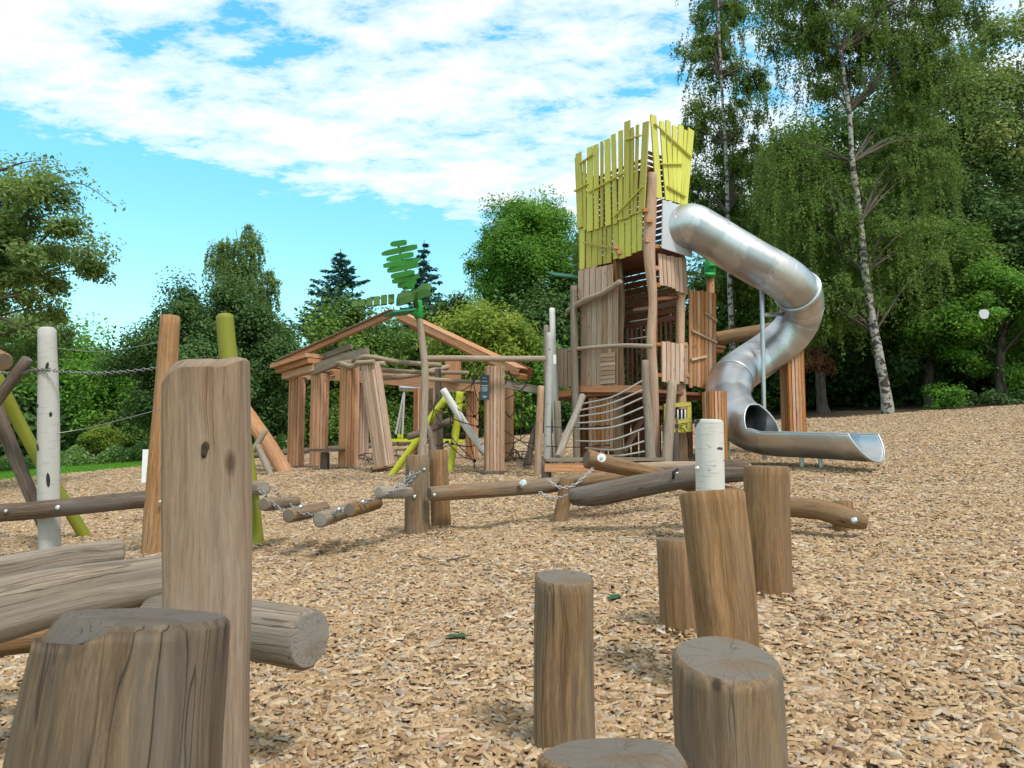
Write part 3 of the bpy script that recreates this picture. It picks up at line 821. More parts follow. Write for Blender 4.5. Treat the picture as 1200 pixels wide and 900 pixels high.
gp_ = post('olive green painted post rising behind the tall squared post', [(263, 368, 7.0, 19), (268, 420, 7., 21), (285, 520, 7., 20), (299, 640, 6.9, 20)], 'olivelog', 'post', 20, .05, cham=.02)
bolt(gp_, 296, 571, 6.88, .013); bolt(gp_, 304, 573, 6.88, .013)
mb = MB(); plog(mb, [(-90, 604, 7.1, 20), (0, 601, 7.1, 20), (60, 596, 7.1, 20), (120, 590, 7.0, 20), (178, 584, 6.9, 20)], seg=20, wob=.04, tint=.4)
o = mb.build('rail', M['logdark'], None, (-4.5, 7.1, float(P(40, 600, 7.1).z))); tag(o, 'dark brown horizontal rail bolted across the silver grey pole', 'rail')
bolt(o, 68, 595, 6.99, .018); bolt(o, 7, 599, 7.0, .013)
post('yellow-green log slanting down behind the silver grey pole', [(-14, 420, 7.7, 14), (2, 455, 7.8, 15), (30, 510, 8, 14), (60, 562, 8.1, 14), (79, 594, 8.2, 13)], 'olivelog', 'slanting_log', 18, .04, 'log')
post('thin grey-brown log slanting down at the edge of the picture', [(-22, 430, 8.1, 16), (0, 492, 8.2, 16), (24, 550, 8.2, 15), (46, 602, 8.2, 14)], 'logdark', 'slanting_log', 18, .05, 'log')
mb = MB(); plog(mb, [(-40, 520, 7.25, 12), (-8, 475, 7.25, 13), (12, 448, 7.25, 13), (33, 420, 7.25, 13)], seg=16, wob=.05, tint=.4)
o = mb.build('crossing_log', M['logdark'], None, (-5.2, 7.2, 1.)); tag(o, 'grey-brown stub of a log crossing the yellow-green one at its upper end', 'log')
mb = MB(); plog(mb, [(-60, 395, 7.4, 20), (-20, 412, 6.9, 22), (4, 424, 6.6, 22)], seg=18, wob=.05, tint=.6)
o = mb.build('crossing_log', M['logtan'], None, (-4.8, 7., 1.9)); tag(o, 'tan log end poking in at the edge of the picture', 'log')
mb = MB(); chain(mb, [P(-20, 434, 7.3), P(20, 438, 7.25), P(46, 433, 7.2), P(90, 437, 7.12), P(140, 436, 7.0), P(194, 430, 6.82)], .05, .005)
o = mb.build('hand_chain', M['chain'], None, P(60, 436, 7.2)); tag(o, 'steel hand chain strung from the silver grey pole to the orange-brown post', 'chain')
mb = MB(); tube(mb, [P(66, 508, 6.5), P(110, 500, 6.6), P(194, 478, 6.4)], .004, seg=5, ends=False)
o = mb.build('steel_wire', M['chain'], None, P(110, 500, 6.6)); tag(o, 'thin wire sagging below the hand chain', 'wire')
mb = MB(); tube(mb, [P(66, 408, 6.8), P(120, 412, 6.8), P(194, 400, 6.6)], .003, seg=5, ends=False)
o = mb.build('steel_wire', M['chain'], None, P(120, 412, 6.8)); tag(o, 'thin wire strung above the hand chain', 'wire')
post('short post under the upper grey balance log, mostly hidden by the nearest stump', [(108, 668, 3.14, 34), (108, 760, 3.14, 36)], 'log', 'post', 18, .05)
post('post behind the tall squared post that carries the round rail', [(243, 668, 2.86, 56), (243, 800, 2.86, 58)], 'log', 'post', 20, .05)
post('short post carrying the far end of the grey balance logs', [(-150, 690, 2.75, 60), (-150, 800, 2.75, 62)], 'log', 'post', 20, .05)
# white sign behind the orange post
r_ = thing('notice_board', 'small white board standing behind the orange-brown post', 'sign', (P(175, 560, 9).x, 9., float(bed(P(175, 560, 9).x, 9.))))
mb = MB(); a = P(175, 546, 9); box(mb, a, .16, .03, .40, .1); mb.build('panel', M['whiteplastic'], r_)
mb = MB(); tube(mb, [(a.x, 9.04, ORG[r_.name][2] - .1), (a.x, 9.04, a.z + .1)], .03, seg=10, tint=.5); mb.build('leg', M['steelgrey'], r_)
mb = MB(); tube(mb, [P(172, 548, 8.94), P(173.2, 549, 8.94), P(173, 552, 8.95)], .006, seg=6, tint=.5); mb.build('hook', M['chain'], r_)

# ------------------------------------------------------------------ wobbly log steps on chains
post_a = post('squat brown post at the low end of the balance beam, nearer of a pair', [(489, 533, 6.95, 27), (489, 580, 6.95, 28), (489, 628, 6.95, 29)], 'log', 'post', 24, .05, group='pair of short posts at the beam end')
bolt(post_a, 486, 582, 6.83, .013); bolt(post_a, 497, 550, 6.86, .011)
post_b = post('squat grey-brown post at the low end of the balance beam, further of a pair', [(514, 527, 7.2, 21), (515, 580, 7.2, 22), (517, 625, 7.2, 23)], 'logtan', 'post', 24, .05, group='pair of short posts at the beam end')
br = thing('log_step_bridge', 'chain bridge of short log steps sagging just above the chips', 'log bridge', (-1.7, 6.5, float(bed(-1.7, 6.5))))
for pl, mt in (([(309, 572, 6.55, 17), (290, 571, 6.9, 16)], 'loggrey'),
               ([(309, 591, 6.4, 15), (347, 588, 7.0, 13)], 'log'),
               ([(338, 604, 6.2, 17), (381, 595, 6.8, 15)], 'log'),
               ([(375, 609, 6.1, 19), (409, 597, 6.7, 17)], 'loggrey'),
               ([(410, 598, 6.15, 16), (443, 589, 6.7, 14)], 'log'),
               ([(444, 577, 6.3, 14), (480, 577, 6.75, 14)], 'loggrey')):
    mb = MB(); plog(mb, [pl[0], ((pl[0][0] + pl[1][0]) / 2, (pl[0][1] + pl[1][1]) / 2 + .5, (pl[0][2] + pl[1][2]) / 2, (pl[0][3] + pl[1][3]) / 2), pl[1]], seg=22, wob=.05, tint=random.random())
    mb.build('log_step', M[mt], br)
for off, dd in ((0, 0), (14, .35)):
    mb = MB(); chain(mb, [P(306 + off, 575 - off * .2, 6.5 + dd), P(328 + off, 596 - off * .2, 6.4 + dd), P(362 + off, 603 - off * .3, 6.25 + dd), P(392 + off, 601 - off * .3, 6.2 + dd), P(430 + off, 588 - off * .3, 6.3 + dd), P(460 + off, 575 - off * .3, 6.35 + dd), P(484 + off * .5, 553, 6.55 + dd * .5)], .05, .0055)
    mb.build('chain', M['chain'], br)
for px, py in ((352, 597), (397, 600), (425, 591)):
    p = P(px, py, 6.2); mb = MB(); tube(mb, [p, p + Vector((0, 0, .03)), p + Vector((0, 0, .05))], [.02, .02, .008], seg=10, tint=.5); mb.build('bolt', M['steel'], br)

# ------------------------------------------------------------------ balance beams in the middle
def logthing(label, pts, mat, name='balance_beam', seg=24, wob=.06, group=None, cat='log', sq=0.):
    mb = MB(); plog(mb, pts, seg=seg, wob=wob, tint=.5, sq=sq)
    a = P(*pts[0][:3]); o = mb.build(name, M[mat], None, a); return tag(o, label, cat, group)
BG = 'balance logs in the middle of the playground'
o = logthing('long pale balance beam rising from the pair of short posts', [(503, 578.5, 6.75, 17), (560, 575, 7.0, 18), (640, 569, 7.4, 17), (700, 561, 7.8, 16), (738, 554, 8.2, 12)], 'log', group=BG)
bolt(o, 613, 567, 7.1, .03); bolt(o, 509, 580, 6.66, .012)
logthing('thick weathered grey log lying across towards the white post', [(669, 582, 6.7, 19), (700, 579, 6.6, 26), (745, 570, 6.5, 27), (800, 560, 6.4, 26), (845, 553, 6.3, 26), (878, 551, 6.25, 25)], 'logdark', group=BG, wob=.09)
o = logthing('upward pointing tan log with a round white disc near its end', [(687, 537, 7.3, 21), (720, 545, 7.4, 18), (760, 554, 7.5, 16), (800, 562, 7.55, 14)], 'logtan', group=BG)
mb = MB(); c = P(705, 536.5, 7.19); d = -ray(705, 537).normalized(); tube(mb, [c, c + d * .012], .043, seg=24, cham=.002, n=2, tint=.5); dd = mb.build('disc', M['whiteplastic'], o)
mb = MB(); tube(mb, [c + d * .012, c + d * .03], .014, seg=10, cham=.003, n=2, tint=.5); mb.build('bolt', M['steel'], dd)
logthing('pale straight log behind the disc log', [(720, 549, 8.3, 10), (790, 546, 8.3, 11), (880, 548, 8.3, 10)], 'pole', group=BG)
o = logthing('curved tan log bending down to the chips, bolted at its low end', [(800, 566, 6.6, 17), (850, 579, 6.3, 20), (890, 588, 6.1, 22), (925, 594, 5.95, 23), (960, 597, 5.8, 24), (990, 606, 5.7, 25), (1016, 613, 5.65, 17)], 'logtan', group=BG, wob=.05)
bolt(o, 1001, 610, 5.53, .018)
post('short stub post that carries the low end of the curved log', [(987, 587, 6.0, 23), (988, 605, 6.0, 24), (990, 625, 6., 26)], 'logtan', 'post', 20, .05)
post('short leaning prop under the meeting point of two balance logs', [(664, 560, 7.35, 16), (661, 585, 7.35, 16), (657, 607, 7.3, 17)], 'logtan', 'post', 20, .05)
mb = MB(); chain(mb, [P(642, 562, 7.15), P(655, 571, 7.1), P(672, 569, 7.15), P(688, 556, 7.2), P(695, 549, 7.25)], .045, .006)
o = mb.build('grip_rope', M['rope'], None, P(660, 570, 7.1)); tag(o, 'upper of two grey rope loops hanging between the balance logs', 'rope', 'rope loops between the balance logs')
mb = MB(); chain(mb, [P(632, 577, 7.2), P(645, 583, 7.15), P(658, 583, 7.1), P(671, 578, 7.0)], .045, .006)
o = mb.build('grip_rope', M['rope'], None, P(650, 583, 7.1)); tag(o, 'lower of two grey rope loops hanging below the balance logs', 'rope', 'rope loops between the balance logs')
mb = MB()
r__ = thing('log_clamp', 'curved black and steel clamp on the grey log', 'clamp', P(792, 553, 6.25))
tube(mb, [P(789, 562, 6.28), P(788, 556, 6.23), P(791, 551, 6.24), P(795, 549.5, 6.3)], .012, seg=8, tint=.5); mb.build('band', M['black'], r__)
mb = MB(); tube(mb, [P(792, 556, 6.22), P(795, 553, 6.22)], .01, seg=8, tint=.5); mb.build('bolt', M['steel'], r__)

# ------------------------------------------------------------------ play tower
A = (1.15, 13.0); B = (2.2, 11.7); C = (2.98, 12.33); Dk = (1.93, 13.63); E = (.72, 13.6); Fp = (3.52, 12.62)
tx, ty = 2.0, 12.6
tower = thing('play_tower', 'tall crooked timber play tower with a ragged lime green board crown', 'play tower', (tx, ty, plane_z(tx, ty)))
def tpost(pts, mat, wob=.06, seg=16, ground=True, name='post'):
    mb = MB(); c = [P(a, b, d) for a, b, d, w in pts]; r = [w / 2 / F * d for a, b, d, w in pts]
    if ground:
        lo = c[-1]; zg = float(bed(lo.x, lo.y)) - .15
        if lo.z > zg: c.append(Vector((lo.x, lo.y, zg))); r.append(r[-1])
    tube(mb, c, r, seg=seg, wob=wob, tint=random.random()); return mb.build(name, M[mat], tower)
tpost([(764, 203, 11.75, 11), (762, 250, 11.75, 15), (761, 300, 11.7, 14), (765, 350, 11.7, 10), (763, 400, 11.7, 11), (766, 450, 11.7, 11), (769, 540, 11.7, 10)], 'larchpale', wob=.03)
tpost([(756, 422, 11.4, 8), (757, 460, 11.4, 9), (761, 500, 11.35, 11), (763, 540, 11.3, 12)], 'loggrey')
tpost([(788, 446, 11.6, 11), (785, 490, 11.5, 12), (781, 545, 11.4, 13)], 'pole')
tpost([(798, 300, 12.3, 10), (798, 346, 12.3, 10), (797, 420, 12.3, 10), (799, 480, 12.3, 11), (800, 540, 12.3, 12)], 'larch')
tpost([(672, 335, 12.85, 8), (673, 390, 12.85, 9), (674, 450, 12.85, 9), (676, 534, 12.8, 9)], 'loggrey')
tpost([(724, 300, 12.4, 9), (728, 350, 12.4, 9), (726, 400, 12.4, 9), (727, 450, 12.4, 10), (725, 535, 12.4, 10)], 'logtan')
tpost([(791, 490, 12.0, 8), (792, 545, 12.0, 8)], 'logdark')
tpost([(683, 463, 12.3, 8), (675, 485, 12.1, 8), (664, 510, 11.7, 9), (654, 536, 11.2, 9)], 'loggrey', ground=False, name='leaning_pole')
tpost([(752, 492, 13, 6), (731, 530, 12.6, 7)], 'larch', ground=False, name='brace')
tpost([(722, 300, 13.6, 8), (722, 540, 13.6, 8)], 'larch')
# birch poles and brown posts at the far corner
tpost([(647, 361, 13.4, 7), (648, 400, 13.4, 7), (650, 450, 13.4, 8), (653, 540, 13.4, 8)], 'whitepaint', .02, name='white_pole')
tpost([(642, 390, 12.6, 6), (644, 400, 12.6, 9), (643, 450, 12.6, 8), (641, 535, 12.6, 9)], 'birch', .04, name='birch_pole')
tpost([(640, 381, 13.0, 6), (640, 450, 13.0, 6), (646, 545, 13.0, 7)], 'loggrey')
tpost([(634, 452, 12.1, 8), (632, 500, 12.1, 9), (630, 560, 12.1, 9)], 'larchpale')
tpost([(653, 470, 12.9, 8), (655, 545, 12.9, 9)], 'loggrey')
tpost([(628, 498, 13.4, 6), (623, 518, 13.3, 7), (619, 545, 13.2, 8)], 'logdark', ground=False, name='leaning_pole')
# lime crown: long ragged boards then a lower row
Z = 4.7375
def zz(x, y): return 660 + x / Z, 130 + y / Z
UP = [(97,238,106,650,26),(128,275,133,665,12),(161,205,160,670,26),(194,192,197,660,20),(226,175,226,650,12),(256,162,262,640,24),(290,135,300,630,19),(330,115,330,610,18),(368,62,362,600,26),(394,98,395,580,14),(424,83,412,575,13),(471,66,446,565,28)]
LO = [(112,655,110,880,22),(146,668,147,872,25),(183,655,178,868,26),(210,650,207,855,19),(235,640,235,850,14),(262,632,258,845,22),(294,618,297,822,25),(328,603,330,820,26),(365,592,365,808,26),(398,578,400,788,22),(430,568,430,777,22)]
mb = MB()
for x0, y0, x1, y1, w in UP: pboard(mb, *zz(x0, y0), *zz(x1, y1), w * 1.26 / Z, A, B, .028, .05, jit=.004)
pboard(mb, *zz(82, 258), *zz(92, 520), 5, A, B, .028, .02)
mb.build('crown_boards', M['lime'], tower)
mb = MB()
for x0, y0, x1, y1, w in LO: pboard(mb, *zz(x0, y0), *zz(x1, y1), w * 1.2 / Z, A, B, .028, .015, jit=.003)
pboard(mb, *zz(100, 520), *zz(104, 880), 6, A, B, .028, .0)
mb.build('skirt_boards', M['lime'], tower)
def batten(mb, l, off, A, B, w=1.9, th=.03):
    for a, b_, c, d in l: pboard(mb, *zz(a, b_), *zz(c, d), w, A, B, th, off)
for l in [(80,452,155,408),(158,460,355,350),(298,595,458,425),(110,303,185,248),(362,168,452,143),(130,735,268,762)]:
    mb = MB(); batten(mb, [l], .085, A, B); mb.build('batten', M['lime'], tower)
mb = MB()
for x0, y0, x1, y1, w in [(486,30,519,490,27),(533,65,565,500,20),(567,60,590,505,22),(604,90,606,510,19),(640,85,624,515,23),(666,112,640,525,14),(697,108,657,535,26)]:
    pboard(mb, *zz(x0, y0), *zz(x1, y1), w * 1.2 / Z, B, C, .028, .05, tint=.7 + .3 * random.random(), jit=.004)
mb.build('crown_boards', M['lime'], tower)
for l in [(485,80,692,268),(520,302,640,302),(555,425,658,485)]:
    mb = MB(); batten(mb, [l], .085, B, C); mb.build('batten', M['lime'], tower)
# horizontal inner slats of the crown, and back walls
def hslats(mb, p, q, z0, z1, h, gap, th=.025, mat=None, inset=0.):
    p = Vector((p[0], p[1], 0)); q = Vector((q[0], q[1], 0)); z = z0
    while z < z1:
        sh = random.uniform(-.01, .01)
        board(mb, p + Vector((0, 0, z + sh)), q + Vector((0, 0, z - sh)), (0, 0, 1), h, th, None); z += h + gap
def lerp2(p, q, u): return (p[0] + (q[0] - p[0]) * u, p[1] + (q[1] - p[1]) * u)
def ins(p, k=.06):
    cx = (A[0] + B[0] + C[0] + Dk[0]) / 4; cy = (A[1] + B[1] + C[1] + Dk[1]) / 4
    return (p[0] + (cx - p[0]) * k, p[1] + (cy - p[1]) * k)
Ai, Bi, Ci, Di = ins(A), ins(B), ins(C), ins(Dk)
z0 = P(757, 290, 11.9).z
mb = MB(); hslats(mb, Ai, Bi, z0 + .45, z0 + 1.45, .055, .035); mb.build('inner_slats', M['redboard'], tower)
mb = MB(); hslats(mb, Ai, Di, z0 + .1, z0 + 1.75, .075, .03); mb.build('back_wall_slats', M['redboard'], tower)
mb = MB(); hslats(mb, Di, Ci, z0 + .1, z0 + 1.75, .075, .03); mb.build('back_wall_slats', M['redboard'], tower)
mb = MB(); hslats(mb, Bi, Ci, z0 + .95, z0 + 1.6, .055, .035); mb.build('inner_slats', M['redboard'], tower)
# floors
def slab(poly, z, t, mat, name):
    mb = MB(); prism(mb, poly, z - t, z); return mb.build(name, M[mat], tower)
slab([ins(p, .03) for p in (A, B, C, Dk)], z0 + .02, .09, 'redboard', 'upper_floor')
zp = P(765, 456, 11.7).z
slab([E, A, lerp2(B, A, -.02), C, Fp, (3.9, 13.6), (2.6, 14.4), (1.3, 14.4)], zp, .05, 'redboard', 'platform_floor')
mb = MB()
pboard(mb, 672, 456, 757, 456, 7.5, A, B, .035, .04, .7)
mb.build('platform_edge', M['fascia'], tower)
mb = MB(); pboard(mb, 647, 464, 671, 460, 7.5, E, A, .035, .02, .5); mb.build('platform_edge', M['fascia'], tower)
mb = MB(); pboard(mb, 769, 460, 836, 466, 8, (2.2, 11.85), (3.52, 12.9), .035, .0, .3); mb.build('platform_edge', M['redboard'], tower)
# wall A-B middle: weathered boards and pinkish top boards
def vwall(mb, x0, x1, ytop, ybot, n, A, B, off, gap=.06, th=.025, skew=0., rag=2.):
    for i in range(n):
        u0 = (i + .5) / n; x = x0 + (x1 - x0) * u0; w = (x1 - x0) / n
        yt = ytop(u0) + random.uniform(-rag, rag) * .5; yb = ybot(u0) + random.uniform(-rag, rag)
        pboard(mb, x + skew, yt, x, yb, w * (1 - gap) * random.uniform(.93, 1.03), A, B, th, off, jit=.004)
mb = MB(); vwall(mb, 681, 724, lambda u: 339 - u * 6, lambda u: 452, 7, A, B, .0, .015, rag=1, skew=.5); mb.build('wall_boards', M['ply'], tower)
mb = MB(); vwall(mb, 680, 721, lambda u: 318 - u * 9, lambda u: 352 - 14 * u, 6, A, B, .05, .08); mb.build('wall_boards', M['larchpale'], tower)
mb = MB()
for i in range(7): pboard(mb, 705, 417 + i * 5.2, 722, 415.5 + i * 5.2, 4.6, A, B, .02, .035)
mb.build('hatch_boards', M['larchpale'], tower)
for i in range(2):
    mb = MB(); pboard(mb, 683 + i * 34, 307 - i * 7, 686 + i * 35, 352 - i * 12, 3, A, B, .03, -.055); mb.build('frame_board', M['larch'], tower)
# small fixing blocks on the corner post
for x, y in ((756, 248), (760, 260), (764, 238), (759, 283), (768, 290), (767, 315), (768, 335), (769, 404), (770, 440), (771, 478), (771, 502), (800, 404), (802, 440), (722, 291), (726, 297)):
    c = on(x, y, A, B) if x < 762 or x in (722, 726) else on(x, y, B, C); c = c + Vector((0, -.06, 0))
    mb = MB(); box(mb, c, .12, .06, .06, .3, random.random()); mb.build('fixing_block', M['larch'], tower)
# diagonal log, horizontal rail
mb = MB(); tube(mb, [on(670, 366, A, B, .12), on(690, 354, A, B, .13), on(712, 345, A, B, .12), on(734, 331, A, B, .13)], [.045, .06, .055, .045], seg=14, wob=.08, tint=.5); mb.build('diagonal_log', M['pole'], tower)
mb = MB(); tube(mb, [on(671, 410.5, A, B, .10), on(700, 408, A, B, .13), on(740, 406, A, B, .16), on(772, 407, A, B, .15)], .035, seg=12, wob=.06, tint=.8); mb.build('rail', M['pole'], tower)
# right face boards
mb = MB(); vwall(mb, 770, 803, lambda u: 298 + u * 6, lambda u: 334 + u * 12, 7, B, C, .05, .10, skew=-2); mb.build('wall_boards', M['larchpale'], tower)
mb = MB(); vwall(mb, 772, 803, lambda u: 400 + u * 4, lambda u: 447 + u * 3, 6, B, C, .06, .10, skew=0); mb.build('wall_boards', M['larchpale'], tower)
P2 = (2.98, 12.35)
mb = MB(); vwall(mb, 805, 837, lambda u: 340 + u * 4, lambda u: 452 + (4 * math.sin(u * 3)), 7, P2, Fp, .05, .12); mb.build('shutter_boards', M['larch'], tower)
for l in ((807, 388, 836, 402), (806, 422, 824, 418), (822, 367, 836, 377)):
    mb = MB(); pboard(mb, *l, 3.2, P2, Fp, .03, .09); mb.build('batten', M['larchpale'], tower)
# interior: far lattice doors, horizontal boards with gaps
zl = zp; zu = z0 - .1
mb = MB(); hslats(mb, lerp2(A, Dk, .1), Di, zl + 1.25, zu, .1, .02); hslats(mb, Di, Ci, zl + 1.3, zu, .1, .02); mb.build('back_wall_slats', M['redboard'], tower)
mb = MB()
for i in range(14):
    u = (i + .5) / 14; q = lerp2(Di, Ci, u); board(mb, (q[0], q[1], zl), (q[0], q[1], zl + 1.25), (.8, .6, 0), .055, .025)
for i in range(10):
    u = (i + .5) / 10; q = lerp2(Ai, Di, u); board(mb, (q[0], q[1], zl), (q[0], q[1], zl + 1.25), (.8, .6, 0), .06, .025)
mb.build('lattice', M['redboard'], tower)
for zf in (.45, .75):
    mb = MB(); tube(mb, [on(731, 405, Ai, Bi) * 1 + Vector((.15, .3, zf - .3)), on(754, 402, Ai, Bi) + Vector((.15, .3, zf - .3))], .012, seg=6, tint=.5); mb.build('rope', M['rope'], tower)
mb = MB(); pboard(mb, 731, 361, 757, 358, 3.5, A, B, .04, -.25); pboard(mb, 756, 360, 756, 448, 4, A, B, .04, -.25); mb.build('door_frame', M['redboard'], tower)
mb = MB(); pboard(mb, 772, 350, 801, 347, 4, B, C, .04, -.05); mb.build('beam', M['redboard'], tower)
# railing boards by the white pole
mb = MB(); vwall(mb, 653, 671, lambda u: 408, lambda u: 453, 4, E, A, .02, .08); mb.build('railing_boards', M['ply'], tower)
mb = MB(); pboard(mb, 650, 411, 650, 453, 5, E, A, .05, .06); mb.build('railing_post', M['fascia'], tower)
mb = MB(); c = P(650, 421, 12.9); box(mb, c, .05, .01, .16, 0); mb.build('label_plate', M['whiteplastic'], tower)
# below the platform
mb = MB(); vwall(mb, 690, 729, lambda u: 466, lambda u: 529, 8, (1.15, 13.1), (2.2, 11.95), .0, .08); mb.build('lower_boards', M['larch'], tower)
mb = MB()
for i in range(15):
    u = i / 14; q = lerp2((1.35, 14.2), (3.3, 13.7), u); board(mb, (q[0], q[1], float(bed(*q)) - .05), (q[0], q[1], zp - .06), (1, 0, 0), .12, .03)
mb.build('lower_back_boards', M['redboard'], tower)
# lime window panel
mb = MB()
Q0, Q1 = (2.2, 11.8), (3.05, 12.2)
for l, w in (((776, 476, 807, 473.5), 5), ((777, 505, 808, 504), 4), ((776, 497, 808, 492), 5)): pboard(mb, *l, w, Q0, Q1, .03, .05, .6)
for l, w in (((778, 474, 778, 507), 4), ((805, 473, 805.5, 506), 5), ((790, 497, 790, 507), 22)): pboard(mb, *l, w, Q0, Q1, .026, .048, .6)
wf = mb.build('window_panel', M['lime'], tower)
mb = MB()
for x in (783, 787.5, 792, 796.5, 800.5): a = on(x, 480, Q0, Q1, .05); b_ = on(x, 494, Q0, Q1, .05); tube(mb, [a, b_], .014, seg=8, tint=.5)
mb.build('bars', M['whitepaint'], wf)
mb = MB(); pboard(mb, 792, 479, 792, 494, 24, Q0, Q1, .01, -.02); mb.build('backing', M['black'], wf)
mb = MB(); tube(mb, [on(793, 500, Q0, Q1, .08), on(797, 503, Q0, Q1, .09), on(801, 508, Q0, Q1, .08), on(804, 522, Q0, Q1, .08)], .008, seg=6, tint=.5); tube(mb, [on(781, 500, Q0, Q1, .08), on(788, 498, Q0, Q1, .09), on(797, 499, Q0, Q1, .08)], .008, seg=6, tint=.5); mb.build('cord', M['blackrope'], wf)
# rope net of the ramp
for (a, b_, c) in [((684,473),(718,465),(753,446)),((679,481),(715,473),(753,457)),((678,488),(715,482),(753,466)),((676,496),(715,492),(754,477)),((675,503),(715,501),(754,489)),((675,517),(715,516),(755,502)),((686,525),(721,527),(755,517)),((700,533),(725,534),(756,529))]:
    mb = MB(); tube(mb, [P(*a, 12.0), P(*b_, 11.5), P(*c, 11.3)], .014, seg=8, n=14, ends=False, tint=.5); mb.build('rope', M['rope'], tower)
for ly in (499, 522):
    mb = MB(); tube(mb, [P(640, ly + 1, 12.4), P(676, ly + 2, 12.2), P(715, ly, 12.1)], .008, seg=6, n=10, ends=False)
    for k in range(2):
        c = P(700 + k * 12, ly, 12.0); box(mb, c, .09, .02, .02)
    mb.build('black_rope', M['blackrope'], tower)
# low deck
zd = P(640, 539, 10.6).z
dk = [(P(638, 540, 10.5).x, 10.5), (P(776, 540, 10.9).x, 10.95), (P(776, 540, 11.6).x, 11.7), (P(640, 540, 11.2).x, 11.2)]
mb = MB(); 
for k in range(4):
    a0 = lerp2(dk[0], dk[3], (k + .5) / 4); a1 = lerp2(dk[1], dk[2], (k + .5) / 4)
    board(mb, (a0[0], a0[1], zd), (a1[0], a1[1], zd), (0, 1, 0), .165, .045, .4)
mb.build('low_deck', M['loggrey'], tower)
mb = MB(); board(mb, (dk[0][0], dk[0][1] + .03, zd - .11), (dk[1][0], dk[1][1] + .03, zd - .11), (0, 0, 1), .12, .05, .5); mb.build('low_deck_edge', M['larch'], tower)
mb = MB()
for q in dk: tube(mb, [(q[0] + .02, q[1] + .12, float(bed(*q)) - .1), (q[0] + .02, q[1] + .12, zd - .02)], .06, seg=10)
mb.build('low_deck_legs', M['logdark'], tower)

# fluted timber column
def column(mb, base, top, w, nb=4, th=.035, rot=0., core=.86):
    base = Vector(base); top = Vector(top); ax = (top - base).normalized()
    X = Vector((math.cos(rot), math.sin(rot), 0)); X = (X - ax * X.dot(ax)).normalized(); Y = ax.cross(X)
    for s, d, o in ((1, X, Y), (-1, X, Y), (1, Y, X), (-1, Y, X)):
        for i in range(nb):
            u = (i + .5) / nb - .5
            dz = .0 + .035 * (1 - abs(u) * 1.2)
            c = d * s * (w / 2 - .03 + dz) + o * u * w * .97
            board(mb, base + c, top + c, o, w / nb * .90, th)
    c4 = []
    wd = w * core
    board(mb, base, top, X, wd, wd, .1)
def fcol(parent, px, yb, yt, D, wpx, rot=0., mat='larch', base=True, cap=True, nb=4, pxt=None, name='column', ground=True):
    b0 = P(px, yb, D); t0 = P(px if pxt is None else pxt, yt, D)
    if ground: b0.z = min(b0.z, float(bed(b0.x, b0.y)) - .05)
    if pxt is None: t0.x = b0.x
    w = wpx / F * D * .88
    mb = MB(); column(mb, b0, t0, w * .93, nb, rot=rot)
    o = mb.build(name, M[mat], parent)
    if base:
        mb = MB(); z = float(bed(b0.x, b0.y)) + .01; tube(mb, [(b0.x, b0.y, z - .05), (b0.x, b0.y, z + .04)], w * .72, seg=20, n=2, tint=.2); mb.build('base', M['logdark'], o)
    if cap:
        mb = MB(); ax = Vector((math.cos(rot), math.sin(rot), 0))
        for s in (-1, 1):
            yv = Vector((-ax.y, ax.x, 0)) * s * w * .5; tube(mb, [t0 + yv - ax * w * .75 + Vector((0, 0, .02)), t0 + yv + ax * w * .75 + Vector((0, 0, .02))], .055, seg=10)
        mb.build('capital', M['pole'], o)
    return o
# stub column in front of the slide foot
cc_ = P(839, 545, 10.9)
sc_ = thing('timber_column', 'cut-off larch column of upright boards in front of the tube slide', 'column', (cc_.x, cc_.y, float(bed(cc_.x, cc_.y))))
fcol(sc_, 839, 545, 459, 10.9, 25, .25, 'larch', False, False, 5, name='shaft')
# leaf tree behind the tower with its beam
lt = thing('leaf_pole', 'pole with a green collar and leaf arms behind the play tower', 'pole', (P(832, 540, 13.6).x, 13.6, float(bed(3.7, 13.6))))
mb = MB(); tube(mb, [P(834, 560, 13.6), P(833, 400, 13.6), P(832, 295, 13.6)], [.085, .08, .07], seg=14, wob=.05, tint=.6); mb.build('pole', M['larch'], lt)
mb = MB(); tube(mb, [P(832, 326, 13.6), P(832, 303, 13.6)], .1, seg=16, n=2, tint=.5); tube(mb, [P(832, 312, 13.5), P(850, 311, 13.4)], .035, seg=10, n=3); tube(mb, [P(826, 322, 13.5), P(838, 322, 13.5)], .05, seg=8, n=3); mb.build('collar', M['greensleeve'], lt)
def plank_leaf(mb, slats, D, off=Vector((0, 0, 0)), th=.025):
    for x0, y0, x1, y1, w, d0, d1 in slats:
        a = P(x0, y0, d0) + off; b_ = P(x1, y1, d1) + off; n = 8
        ax = (b_ - a); L = ax.length; ax.normalize(); wd = Vector((0, -.12, 1)); wd = (wd - ax * wd.dot(ax)).normalized(); td = ax.cross(wd)
        W = w / F * D; pr = [0.62, .96, 1, 1, 1, 1, 1, .93, .55] if random.random() < .5 else [.5, .9, .98, 1, 1, 1, 1, .97, .7]
        vs = []; gp = []
        for s in (-1, 1):
            for k in range(n + 1):
                c = a + ax * L * k / n
                for e in (-1, 1): vs.append(c + wd * e * W / 2 * pr[k] + td * s * th / 2); gp.append(Vector((e * W / 2, s * th, L * k / n)) + a * 7)
        m = 2 * (n + 1); fs = []
        for k in range(n):
            i = 2 * k
            fs += [[i, i + 1, i + 3, i + 2], [m + i + 2, m + i + 3, m + i + 1, m + i], [i + 2, m + i + 2, m + i, i], [i + 1, m + i + 1, m + i + 3, i + 3]]
        fs += [[0, m, m + 1, 1], [m - 2, m - 1, 2 * m - 1, 2 * m - 2]]
        mb.add(vs, fs, gp, random.random())
